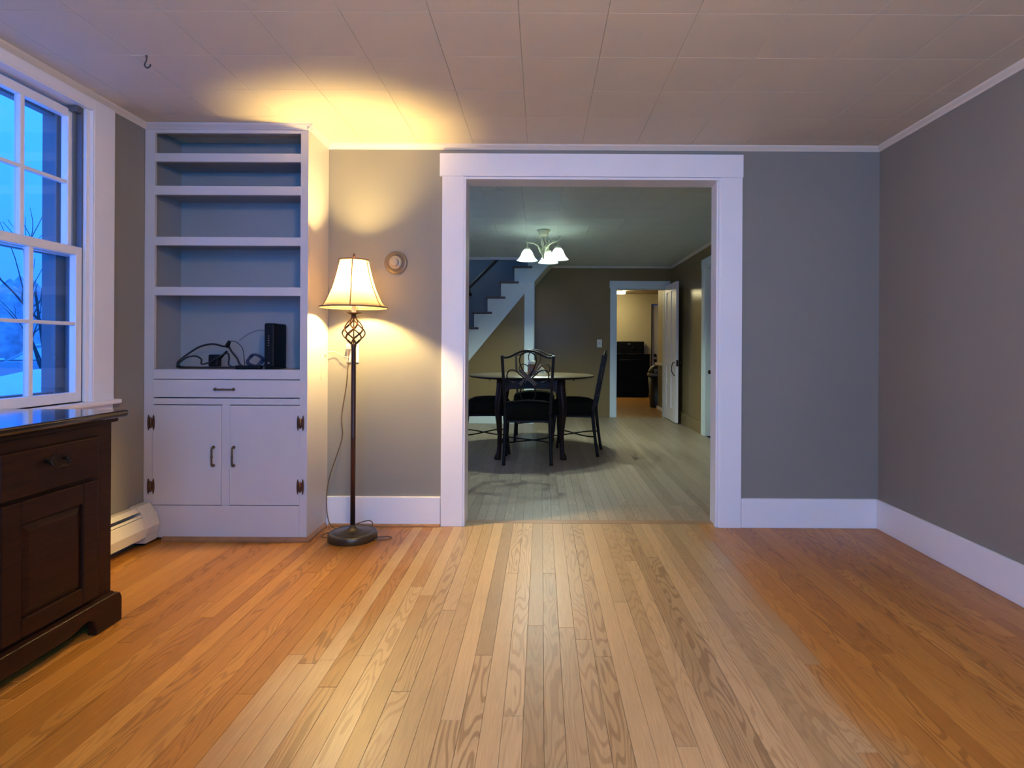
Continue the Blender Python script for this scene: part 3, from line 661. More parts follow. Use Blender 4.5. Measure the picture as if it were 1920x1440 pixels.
# cord: from the outlet on the wall down to the base, with a loop on the floor
cp = [(-1.128, YB - .020, 1.052), (-1.125, YB - .03, 1.03), (-1.130, YB - .022, .96), (-1.140, YB - .018, .84), (-1.163, YB - .012, .70), (-1.170, YB - .012, .62), (-1.163, YB - .015, .53), (-1.190, YB - .02, .43), (-1.230, YB - .03, .30), (-1.243, 3.41, .20), (-1.236, 3.40, .08), (-1.20, 3.38, .012), (-1.12, 3.37, .006), (-1.05, 3.37, .035), (-.985, 3.36, .055), (-.955, 3.34, .045), (-.975, 3.345, .012), (-1.06, 3.37, .005), (-1.16, 3.33, .005), (-1.205, 3.27, .005), (-1.20, 3.225, .005), (-1.157, 3.21, .006)]
build('cord', G().tube(catmull(cp, 6), .0028, 6), M['browncord'], lamp)
build('cord', G().tube(catmull([(-.898, 3.22, .008), (-.84, 3.235, .005), (-.815, 3.215, .005), (-.84, 3.18, .005), (-.90, 3.175, .008)], 6), .0028, 6), M['browncord'], lamp)
build('plug', G().box(-1.142, -1.114, YB - .032, YB - .0085, 1.035, 1.062), M['whitewire'], lamp, .004)

# ------------------------------------------------------------------ unseen globe lamp added above the viewpoint to brighten the room
tl = tag(empty('added_fill_globe', (.1, .55, H)), 'unseen globe added above the viewpoint as warm fill light', 'ceiling light')
build('canopy', G().lathe([(0, -.0005), (.06, -.0005), (.055, -.02), (0, -.025)], seg=28), M['white'], tl, world=False)
build('rod', G().tube([(0, 0, -.02), (0, 0, -.16)], .006, 10), M['brass'], tl, world=False)
build('globe', G().lathe([(.11 * math.sin(PI * k / 14), -.27 - .11 * math.cos(PI * k / 14)) for k in range(15)], seg=28), M['fill_bulb'], tl, world=False)

# ------------------------------------------------------------------ things on the back wall
ot = tag(empty('wall_outlet', (-1.108, YB, 1.013)), 'ivory wall outlet plate behind the floor lamp pole', 'outlet')
build('plate', bx(-1.144, -1.072, YB - .007, YB - .0005, .956, 1.070), M['ivoryplate'], ot, .003)
for zc in (1.035, .992): build('receptacle', bx(-1.124, -1.092, YB - .0085, YB - .0072, zc - .016, zc + .016), M['white'], ot, .001)
wc = tag(build('white_cord', G().tube(catmull([(-1.108, YB - .012, .992), (-1.13, YB - .03, .988), (-1.17, YB - .025, 1.0), (-1.20, YB - .02, 1.017), (-1.232, YB - .03, 1.02), (-1.2505, 3.40, 1.01), (-1.2535, 3.365, .985), (-1.2535, 3.355, .95), (-1.2535, 3.34, .86)], 6), .0022, 6), M['whitewire']), 'thin pale cord from the outlet into the cabinet side', 'cord')
th = tag(empty('thermostat', (-.866, YB, 1.548)), 'round beige thermostat on the wall beside the lamp shade', 'thermostat')
build('cover_plate', G().lathe([(0, 0.0005), (.066, .0005), (.068, .003), (.066, .008), (.058, .011), (.045, .010), (0, .010)], (-.858, YB, 1.545), 40, 'y'), M['thermod'], th)
build('body', G().lathe([(0, .011), (.040, .011), (.0395, .020), (.034, .028), (.030, .030), (0, .030)], (-.858, YB, 1.545), 36, 'y'), M['thermo'], th)
build('dial', G().lathe([(0, .030), (.022, .030), (.0255, .036), (.0255, .050), (.022, .055), (0, .0555)], (-.858, YB, 1.545), 32, 'y'), M['thermo'], th)

# ceiling hooks
def hook(name, c, s, m_, label, base_r):
    t = tag(empty(name, c), label, 'hook')
    build('plate', G().lathe([(0, -.004 * s), (base_r, -.004 * s), (base_r * .8, -.0005), (0, -.0005)], (0, 0, 0), 16), m_, t, world=False)
    build('shank', G().tube(catmull([(0, 0, -.002), (0, 0, -.020 * s), (-.004 * s, 0, -.030 * s), (-.008 * s, 0, -.042 * s), (.002 * s, 0, -.054 * s), (.014 * s, 0, -.049 * s), (.018 * s, 0, -.038 * s)], 5), .0032 * s, 8), m_, t, world=False)
    return t
hk = hook('ceiling_hook', (-1.625, 2.405, H), .95, M['hook'], 'steel hook screwed into the ceiling near the window', .006)
build('fixing_strip', bx(-1.69, -1.622, 2.402, 2.408, -.003 + H, -.0006 + H), M['ceil'], hk)
hook('ceiling_hook.001', (-.338, 4.43, HD), 1.05, M['white'], 'white hook on the dining room ceiling just inside the opening', .020)

# ------------------------------------------------------------------ modem and cables on the counter shelf
Z0 = .9245
md = tag(empty('modem', (-1.487, 3.285, Z0), R(2)), 'black upright modem standing on the cabinet shelf', 'modem')
build('housing', rslab(-.028, .028, -.085, .085, .012, .012, .252), M['plastic'], md, .008, 3, world=False)
build('foot', G().box(-.036, .036, -.06, .06, .0005, .013), M['plastic'], md, .003, world=False)
for k in range(5): build('indicator', G().box(-.004 - .003, -.004 + .003, -.0866, -.0849, .128 + k * .013, .128 + k * .013 + .004), mat('indicator_amber', (.35, .22, .12), .4) if k == 0 else bpy.data.materials['indicator_amber'], md, world=False)
build('emblem', G().lathe([(0, .0849), (.006, .0849), (.006, .0864), (0, .0864)], (-.004, 0, .035), 12, 'y'), M['alu'], md, world=False)
def cable(name, pts, r, m_, label, cat='cable', k=6, seg=7):
    return tag(build(name, G().tube(catmull(pts, k), r, seg), m_), label, cat)
yb = 3.30
z = Z0 + .0064
cable('power_cable', [(-1.66, 3.26, z), (-1.78, 3.25, z), (-1.90, 3.24, z), (-1.99, 3.24, z + .004), (-2.018, 3.26, z + .03), (-1.98, 3.29, z + .075), (-1.92, 3.30, z + .115), (-1.85, 3.30, z + .130), (-1.79, 3.30, z + .118), (-1.755, 3.29, z + .118), (-1.735, 3.285, z + .09), (-1.70, 3.28, z + .05), (-1.685, 3.275, z + .022), (-1.665, 3.285, z + .004), (-1.652, 3.31, z)], .0055, M['cable'], 'thick black cable looping at the far left of the shelf tangle')
cable('power_cable.001', [(-1.80, 3.23, z), (-1.90, 3.225, z), (-1.995, 3.225, z), (-2.00, 3.235, z + .02), (-1.96, 3.245, z + .055), (-1.915, 3.25, z + .062), (-1.88, 3.245, z + .045), (-1.868, 3.225, z + .02), (-1.82, 3.222, z + .03), (-1.772, 3.225, z + .06), (-1.745, 3.26, z + .080), (-1.74, 3.27, z + .055), (-1.745, 3.28, z + .012), (-1.70, 3.29, z)], .0045, M['cable'], 'thin black cable in the low inner loop of the shelf tangle')
ad = tag(empty('power_adapter', (-1.815, 3.262, Z0)), 'black plug-in adapter amid the cables on the shelf', 'adapter')
build('housing', G().box(-.028, .028, -.018, .022, .012, .078), M['plastic'], ad, .008, 3, world=False)
build('strain_relief', G().tube([(.02, 0, .05), (.045, 0, .075), (.066, .004, .098)], [.009, .007, .005], 8), M['plastic'], ad, world=False)
ad2 = tag(empty('cable_plug', (-1.757, 3.282, Z0 + .118)), 'black cable plug poking up above the shelf tangle', 'plug')
build('housing', G().tube([(-.004, 0, 0), (.004, 0, .018), (.013, 0, .036)], [.011, .012, .008], 8), M['plastic'], ad2, world=False)
cable('thin_wire', [(-1.744, 3.285, Z0 + .153), (-1.715, 3.29, Z0 + .15), (-1.68, 3.295, Z0 + .115), (-1.668, 3.295, Z0 + .05), (-1.665, 3.295, z)], .0022, M['cable'], 'thin wire arching down from the upright plug')
cable('thin_wire.001', [(-1.74, 3.38, Z0 + .16), (-1.70, 3.41, Z0 + .20), (-1.63, 3.415, Z0 + .222), (-1.56, 3.41, Z0 + .19), (-1.53, 3.405, Z0 + .13), (-1.54, 3.40, Z0 + .03), (-1.56, 3.41, z)], .0018, mat('grey_wire', (.16, .16, .17), .5), 'faint grey wire in a wide arc behind the cables')
cable('thin_wire.002', [(-1.518, 3.385, Z0 + .16), (-1.535, 3.36, Z0 + .11), (-1.548, 3.33, Z0 + .05), (-1.575, 3.32, Z0 + .012), (-1.60, 3.31, z)], .0022, M['cable'], 'thin wire sloping down from behind the modem')
cc = []
for i in range(64):
    a = 2 * PI * i / 16; q = i / 64
    cc.append((-1.594 + (.038 + .005 * math.sin(i * .29)) * math.cos(a), 3.262 + .012 * math.sin(a * .5 + i) + .010 * q, Z0 + .046 + (.032 + .004 * math.cos(i * .23)) * math.sin(a)))
cable('cable_coil', cc, .0050, M['bluecable'], 'coiled navy cable leaning beside the modem', k=3)
tag(build('power_strip', rslab(-1.675, -1.535, 3.205, 3.245, .012, Z0, Z0 + .020), M['plastic'], None, .005, 3), 'flat black box lying before the coiled cable', 'adapter')

# ------------------------------------------------------------------ staircase
st = tag(empty('staircase', (-.9, 8.5, 0)), 'white staircase with dark treads rising behind the dining table', 'staircase')
RISE, RUN = .2115, .1847
tz = [2.175 - RISE * k for k in range(11)]; rx = [-.377 - RUN * k for k in range(11)]
for k in range(-1, 10):
    zt = 2.175 - RISE * k; xr = -.377 - RUN * k
    if k > -1:
        build('tread', bx(xr - .026, xr + RUN + .062, YS - .035, YF - .003, zt - .028, zt), M['tread'], st, .006, 3)
    build('riser', bx(xr, xr + .018, YS + .002, YF - .003, zt - RISE + .001, zt - .028), M['stairwhite'], st)
# side panel (saw-tooth) and skirt board
saw = []
for k in range(9, -3, -1):
    zt = 2.175 - RISE * k - .0285; xr = -.377 - RUN * k
    saw += [(xr + .001, zt - RISE + .0005), (xr + .001, zt)]
saw = [(p[0], min(p[1], HD - .002)) for p in saw]
sl = RISE / RUN
def low(xx): return 1.819 + sl * (xx + .236)            # underside of the string at X
saw = [(saw[0][0], .04)] + saw + [(-.377 + RUN * 2, HD - .002), (.149, HD - .002), (.149, low(.149)), (saw[0][0] + .12, .04)]
saw = [p for i, p in enumerate(saw) if i == 0 or (p != saw[i - 1])]
build('string_panel', G().prism(saw, 'y', YS + .001, YS + .03), M['stairwhite'], st)
xa, xb = -1.72, .149; wv = .295
skx = [(xa, low(xa)), (xb, low(xb)), (xb, min(low(xb) + wv, HD + .09)), (-.377 + .02, min(low(-.377) + wv, HD + .09)), (xa, low(xa) + wv)]
skx = [(-1.75, .05), (-1.69, .05), (xb, low(xb)), (xb, HD - .002), ((HD - wv - 1.819) / sl - .236, HD - .002), (-1.75, low(-1.75) + wv)]
build('skirt_board', G().prism(skx, 'y', YS - .008, YS + .0005), M['stairwhite'], st, .002)
build('skirt_edge', G().prism([(-1.69, .05), (-.236, low(-.236)), (-.236 + .008, low(-.236) - .012), (-1.68, .036)], 'y', YS - .012, YS + .012), M['stairwhite'], st)
build('post', bx(-.236, -.105, YS - .010, YS + .03, 0, low(-.12)), M['stairwhite'], st, .003)
build('post_return', bx(-.106, -.10, YS + .03, YF - .002, 0, low(-.10)), M['stairwhite'], st)
build('soffit', G().prism([(-.10, low(-.10)), (.149, low(.149)), (.149, low(.149) + .02), (-.10, low(-.10) + .02)], 'y', YS + .03, YF - .002), M['stairwhite'], st)
build('closet_panel', G().prism([(-1.68, .15), (-.236, .15), (-.236, low(-.236)), (-1.66, low(-1.66))], 'y', YS + .004, YS + .03), M['olive'], st)
build('baseboard', bx(-2.2, -.10, YS - .016, YS + .003, 0.0, .15), M['stairwhite'], st, .003)
hr = tag(empty('handrail', (-.8, YF, 1.9)), 'dark wooden handrail on the slate wall above the stairs', 'handrail')
yy = YF - .06
def ph(u, v): k = yy / 1100; return ((u - 1015) * k, yy, 1.05 - (v - 652) * k)
a_, b_ = ph(868, 550), ph(934, 484)
d_ = (Vector(b_) - Vector(a_)); a2 = Vector(a_) - d_ * 1.2; b2_ = Vector(b_) + d_ * .35
build('rail', G().tube([a2, b2_], .026, 12), M['tread'], hr)
bp_ = ph(880, 541)
build('bracket', G().tube(catmull([(bp_[0], YF - .003, bp_[2] - .09), (bp_[0], YF - .03, bp_[2] - .085), (bp_[0], yy, bp_[2] - .02)], 4), .009, 8).lathe([(0, 0), (.028, 0), (.024, .008), (0, .008)], (bp_[0], YF - .001, bp_[2] - .09), 14, 'y'), M['iron'], hr)

# ------------------------------------------------------------------ dining doors
d1 = tag(empty('trim_9', (1.5, YF, 0)), 'white casing around the kitchen doorway', 'door casing', kind='structure')
build('casing_left', bx(KX0 - .09, KX0, YF - .02, YF, 0, KZ + .002), M['stairwhite'], d1, .002)
build('casing_right', bx(KX1, DX1 - .001, YF - .02, YF, 0, KZ + .002), M['stairwhite'], d1, .002)
build('head_casing', bx(KX0 - .10, DX1 - .03, YF - .024, YF, KZ + .002, KZ + .115), M['stairwhite'], d1, .002)
build('jamb', G().box(KX0, KX0 + .012, YF - .01, YF + .125, 0, KZ).box(KX0 + .012, KX1 - .012, YF - .01, YF + .125, KZ - .012, KZ).box(KX1 - .012, KX1, YF - .01, YF + .125, 0, KZ), M['stairwhite'], d1)
# open panelled door, folded back along the side wall
DXa, DXb, Da, Db = 1.868, 1.905, 8.145, 8.885
do = tag(empty('door_1', (1.885, 8.885, 0)), 'white panelled door standing open beside the kitchen doorway', 'door', kind='structure')
g = G(); zb, ztp = .012, 1.985; s = .105
cuts_y = (Da, Da + s, Da + s + .215, Db - s - .215, Db - s, Db)
for a, b in ((Da, Da + s), (Da + s + .215, Db - s - .215), (Db - s, Db)): g.box(DXa, DXb, a, b, zb, ztp)
for a, b in ((Da + s, Da + s + .215), (Db - s - .215, Db - s)):
    for c, e in ((zb, .20), (.80, .90), (1.87, ztp)): g.box(DXa, DXb, a, b, c, e)
build('frame', g, M['white'], do, .002)
for a, b in ((Da + s, Da + s + .215), (Db - s - .215, Db - s)):
    for c, e in ((.20, .80), (.90, 1.87)):
        build('panel', G().box(DXa + .012, DXb - .012, a, b, c, e).box(DXa + .006, DXb - .006, a + .03, b - .03, c + .03, e - .03), M['white'], do, .003)
build('pull_handle', G().tube(catmull([(DXa, Da + .06, .855), (DXa - .03, Da + .06, .845), (DXa - .045, Da + .06, .78), (DXa - .04, Da + .06, .72), (DXa - .012, Da + .06, .675), (DXa, Da + .06, .67)], 4), .006, 8), M['iron'], do)
build('knob', G().lathe([(0, 0), (.010, 0), (.010, .02), (.022, .028), (.025, .04), (.018, .052), (0, .055)], (DXb, Da + .045, .845), 16, 'x').box(DXa + .006, DXb - .006, Da - .003, Da + .002, .80, .89), M['iron'], do)
# side door in the right wall
d2 = tag(empty('door_2', (DX1, (DY0 + DY1) / 2, 0)), 'white side door in the glossy brown dining room wall', 'door', kind='structure')
build('casing', G().box(DX1 - .022, DX1, DY1, DY1 + .125, 0, DZ + .002).box(DX1 - .022, DX1, DY0 - .125, DY0, 0, DZ + .002).box(DX1 - .024, DX1, DY0 - .13, DY1 + .13, DZ + .002, DZ + .11), M['stairwhite'], d2, .002)
build('jamb', G().box(DX1 - .01, DX1 + .14, DY1 - .012, DY1, 0, DZ).box(DX1 - .01, DX1 + .14, DY0, DY0 + .012, 0, DZ).box(DX1 - .01, DX1 + .14, DY0 + .012, DY1 - .012, DZ - .012, DZ), M['stairwhite'], d2)
lf = build('leaf', bx(DX1 + .07, DX1 + .11, DY0 + .014, DY1 - .014, .008, DZ - .014), M['storm'], d2, .003)
build('knob', G().lathe([(0, .0), (.02, .0), (.02, -.008), (.008, -.012), (.008, -.03), (.022, -.038), (.026, -.05), (.018, -.062), (0, -.065)], (DX1 + .07, DY1 - .08, .77), 16, 'x'), M['iron'], lf)
build('deadbolt', G().lathe([(0, .0), (.026, .0), (.026, -.016), (.020, -.022), (0, -.022)], (DX1 + .07, DY1 - .08, .885), 16, 'x').box(DX1 + .035, DX1 + .048, DY1 - .083, DY1 - .077, .865, .905), M['iron'], lf)
sw = tag(empty('light_switch', (.885, YF, 1.12)), 'ivory light switch on the olive wall beside the kitchen doorway', 'switch')
build('plate', bx(.846, .920, YF - .007, YF - .0005, 1.060, 1.180), M['ivoryplate'], sw, .003)
build('toggle', bx(.877, .889, YF - .018, YF - .007, 1.105, 1.135), M['whitewire'], sw, .002)
struct('baseboard_dining', bx(DX1 - .018, DX1, DY1 + .13, YF - .001, 0, .15), M['olive'], 'brown painted baseboard beside the open panelled door', 'baseboard', .003)
# kitchen door
d3 = tag(empty('door_3', (2.9, 13.3, 0)), 'pale kitchen door with two dark locks, beyond the bin', 'door', kind='structure')
build('frame', G().box(2.481, 2.495, 13.24, 13.36, 0, 2.049).box(3.285, 3.299, 13.24, 13.36, 0, 2.049).box(2.495, 3.285, 13.24, 13.36, 2.035, 2.049), M['iron'], d3)
lf = build('leaf', bx(2.500, 3.28, 13.28, 13.32, .005, 2.03), M['cab'], d3, .003)
for zc in (.89, .775): build('knob', G().lathe([(0, 0), (.035, 0), (.035, .03), (.02, .05), (0, .052)], (2.575, 13.28, zc), 16, 'y'), M['iron'], lf)
build('lower_panel', bx(2.60, 3.18, 13.272, 13.28, .25, .9), M['cab'], lf, .003)

# ------------------------------------------------------------------ kitchen things
rg_ = tag(empty('range', (1.94, 12.85, 0)), 'black kitchen range with raised backguard, seen through the doorway', 'range')
build('body', bx(1.56, 2.32, 12.52, 13.16, .10, .905), M['black'], rg_, .006)
build('toe_kick', bx(1.58, 2.30, 12.57, 13.14, .0005, .10), M['black'], rg_)
build('cooktop', bx(1.552, 2.328, 12.505, 13.17, .905, .925), M['black'], rg_, .004)
bg_ = build('backguard', bx(1.56, 2.30, 13.10, 13.18, .925, 1.20), M['black'], rg_, .012)
build('badge', bx(1.93, 1.985, 13.096, 13.10, 1.135, 1.155), M['rim'], bg_)
for k in range(4): build('knob', G().lathe([(0, 0), (.022, 0), (.020, .022), (0, .024)], (1.64 + k * .17 + (.07 if k > 1 else 0), 13.10, 1.05), 14, 'y'), M['plastic'], bg_)
dv = build('oven_door', bx(1.58, 2.30, 12.498, 12.52, .30, .86), M['black'], rg_, .004)
build('handle', G().tube([(1.66, 12.498, .80), (1.66, 12.46, .80), (2.22, 12.46, .80), (2.22, 12.498, .80)], .010, 8), M['plastic'], dv)
build('drawer', bx(1.58, 2.30, 12.50, 12.52, .11, .285), M['black'], rg_, .004)
for i, (ex, ey) in enumerate(((1.74, 12.68), (2.14, 12.68), (1.74, 12.96), (2.14, 12.96))): build('burner', G().lathe([(.03, .9255), (.085, .9255), (.085, .932), (.03, .932)], (ex, ey, 0), 20), M['plastic'], rg_)
tw = G(); 
pts = [(2.318, .90), (2.41, .90), (2.40, 1.0), (2.385, 1.10), (2.362, 1.165), (2.345, 1.17), (2.330, 1.10)]
tag(build('dish_towel', G().prism(pts, 'y', 13.205, 13.235), M['towel'], None, .01, 3), 'grey-white dish towel hanging beside the range backguard', 'towel')
bn = tag(empty('waste_bin', (2.06, 10.47, 0)), 'dark waste bin with grey rim and swing lid beside the partition', 'bin')
build('body', G().lathe([(0, .0005), (.115, .0005), (.118, .01), (.150, .56), (0, .56)], seg=28), M['bindark'], bn, world=False)
build('rim', G().lathe([(.150, .555), (.166, .56), (.168, .60), (.155, .612), (.140, .60), (.140, .555)], seg=28), M['rim'], bn, world=False)
build('lid', G().lathe([(.158, .605), (.150, .65), (.115, .715), (.06, .75), (0, .76)], seg=28), M['bindark'], bn, world=False)
build('flap', G().box(-.07, .07, -.150, -.10, .62, .69), M['rim'], bn, .006, world=False)
build('bag_edge', G().prism([(.02, .42), (.05, .41), (.06, .55), (.015, .555)], 'y', -.160, -.150), M['towel'], bn, .003, world=False)
kl = tag(empty('kitchen_light', (1.2, 12.5, 2.275)), 'glowing bar light on the kitchen ceiling, its rounded end showing', 'ceiling light')
build('base_plate', bx(.50, 1.72, 12.41, 12.59, 2.262, 2.2745), M['white'], kl)
o_ = []
for cx, a0_ in ((1.70, -90), (.52, 90)):
    for k in range(9): a = R(a0_ + 22.5 * k); o_.append((cx + .085 * math.cos(a), 12.5 + .085 * math.sin(a)))
build('diffuser', G().prism(o_, 'z', 2.205, 2.262), M['klight'], kl, .02, 3)

# ------------------------------------------------------------------ chandelier
CHX, CHY = .017, 6.2
cdl = tag(empty('chandelier', (CHX, CHY, HD)), 'lit ivory chandelier with three bell glass shades above the dining table', 'chandelier')
build('canopy', G().lathe([(0, -.0005), (.070, -.0005), (.072, -.006), (.060, -.022), (.052, -.045), (.040, -.058), (.012, -.064), (0, -.064)], seg=28), M['ivory'], cdl, world=False)
sm_ = build('stem', G().lathe([(0, -.30), (.010, -.305), (.014, -.285), (.008, -.26), (.012, -.22), (.007, -.19), (0, -.185)], seg=14), M['ivory'], cdl, world=False)
for ang in (72, -28, 176):
    a = R(ang); ca, sa = math.cos(a), math.sin(a)
    def q(r_, z_, t=0): return (r_ * ca - t * sa, r_ * sa + t * ca, z_)
    arm = build('arm', G().tube(catmull([q(.045, -.050), q(.060, -.085), q(.095, -.118), q(.150, -.130), q(.185, -.122), q(.202, -.095), q(.196, -.075), q(.182, -.080)], 6), .0042, 8), M['ivory'], cdl, world=False)
    build('scroll', G().tube(catmull([q(.005, -.285), q(.022, -.22), q(.060, -.165), q(.110, -.138), q(.155, -.133)], 6), [.0075] * 24 + [.004], 8), M['ivory'], arm, world=False)
    build('fitter', G().lathe([(0, -.100), (.008, -.100), (.010, -.150), (.030, -.156), (.034, -.176), (.030, -.180), (0, -.180)], (q(.172, 0)[0], q(.172, 0)[1], -.03), 18), M['ivory'], arm, world=False)
    prof = [(.030, -.178), (.040, -.186), (.052, -.205), (.064, -.235), (.080, -.262), (.100, -.282), (.112, -.290)]
    gs = G().lathe(prof, (q(.172, 0)[0], q(.172, 0)[1], -.03), 32)
    gs.f = gs.f[:-2]; gs.sm = gs.sm[:-2]
    sh = build('glass_shade', gs, M['cglass'], arm, world=False)
    build('bulb', G().lathe([(0, -.190), (.014, -.192), (.026, -.215), (.028, -.232), (.020, -.250), (0, -.258)], (q(.172, 0)[0], q(.172, 0)[1], -.03), 16), M['cbulb'], arm, world=False)
for k, (ang, tilt, ln, zb_) in enumerate(((100, .25, .10, -.25), (200, .35, .12, -.27), (300, .30, .11, -.26), (20, .55, .13, -.22), (250, .15, .14, -.21), (60, .6, .11, -.19))):
    a = R(ang); gg = G(); base = Vector((.008 * math.cos(a), .008 * math.sin(a), zb_)); dirv = Vector((math.cos(a) * math.sin(tilt), math.sin(a) * math.sin(tilt), math.cos(tilt))); sd = Vector((-math.sin(a), math.cos(a), 0)); nr = dirv.cross(sd)
    ring = [(0, .003), (.2, .010), (.45, .016), (.7, .012), (.9, .005), (1, .0005)]; vs = []
    for t, w_ in ring:
        c = base + dirv * ln * t + nr * (.02 * math.sin(PI * t * .5)) * -1
        vs += [c + sd * w_, c + nr * .003, c - sd * w_, c - nr * .002]
    fs = [(4 * i + j, 4 * i + (j + 1) % 4, 4 * i + 4 + (j + 1) % 4, 4 * i + 4 + j) for i in range(5) for j in range(4)] + [(3, 2, 1, 0), (20, 21, 22, 23)]
    gg.add(vs, fs, True); build('leaf', gg, M['ivory'], sm_, world=False)

# ------------------------------------------------------------------ dining table
TX, TY, TZ = -.096, 5.99, .775
tb = tag(empty('dining_table', (TX, TY, 0)), 'round dining table with pale top and dark cabriole legs', 'table')
build('tabletop', G().lathe([(0, TZ - .024), (.600, TZ - .024), (.622, TZ - .018), (.632, TZ - .008), (.628, TZ), (0, TZ)], seg=72), M['tabletop'], tb, world=False)
tag(build('edge_band', G().lathe([(.595, TZ - .0255), (.624, TZ - .0195), (.634, TZ - .009), (.634, TZ - .006), (.624, TZ - .018), (.595, TZ - .0242)], seg=72), M['tablewood'], tb, world=False), 'dark underside edge of the table top')
LXo, LYo = .285, .46
ar = [(-LXo, TZ - .026), (LXo, TZ - .026), (LXo, TZ - .165), (LXo - .05, TZ - .15), (LXo - .09, TZ - .118), (0, TZ - .110), (-LXo + .09, TZ - .118), (-LXo + .05, TZ - .15), (-LXo, TZ - .165)]
ag = G()
for s in (-1, 1): ag.prism(ar, 'y', s * LYo - .011, s * LYo + .011)
for s in (-1, 1): ag.box(s * LXo - .011, s * LXo + .011, -LYo, LYo, TZ - .13, TZ - .026)
build('apron', ag, M['tablewood'], tb, world=False)
for sx_ in (-1, 1):
    for sy in (-1, 1):
        P_ = [(0, TZ - .026, .038), (0, TZ - .10, .040), (.006, TZ - .17, .042), (.018, TZ - .25, .040), (.020, TZ - .33, .034), (.012, TZ - .44, .027), (.006, TZ - .55, .022), (.010, TZ - .66, .020), (.014, .060, .022), (.022, .030, .029), (.024, .012, .032), (.024, .0006, .029)]
        build('leg', G().tube([(sx_ * (LXo + d), sy * (LYo + d), z_) for d, z_, r_ in P_], [r_ for _, _, r_ in P_], 12), M['tablewood'], tb, world=False)
    build('leaf_support', G().prism([(sx_ * .30, TZ - .026), (sx_ * .47, TZ - .026), (sx_ * .46, TZ - .040), (sx_ * .42, TZ - .046), (sx_ * .30, TZ - .046)], 'y', -.06, -.03).tube([(sx_ * .425, -.045, TZ - .046), (sx_ * .425, -.045, TZ - .058)], .007, 8), M['tablewood'], tb, world=False)
jr = tag(empty('jar', (-.095, 5.93, TZ)), 'brown jar with a cream lid on the dining table', 'jar')
build('body', G().lathe([(0, .0005), (.040, .0005), (.043, .006), (.043, .095), (.036, .108), (0, .108)], seg=24), M['jar'], jr, world=False)
build('lid', G().lathe([(0, .108), (.038, .108), (.039, .112), (.039, .138), (.036, .141), (0, .141)], seg=24), M['lidwhite'], jr, world=False)
tag(build('folded_card', G().add([(-.03, 5.90, TZ + .0005), (.045, 5.93, TZ + .0005), (.040, 5.95, TZ + .050), (.005, 5.935, TZ + .085), (-.03, 5.92, TZ + .045),
    (-.03, 5.903, TZ + .0005), (.045, 5.933, TZ + .0005), (.040, 5.953, TZ + .050), (.005, 5.938, TZ + .085), (-.03, 5.923, TZ + .045)],
    [(0, 1, 2, 3, 4), (9, 8, 7, 6, 5), (0, 5, 6, 1), (1, 6, 7, 2), (2, 7, 8, 3), (3, 8, 9, 4), (4, 9, 5, 0)]), M['paper']), 'cream folded card standing beside the jar', 'card')

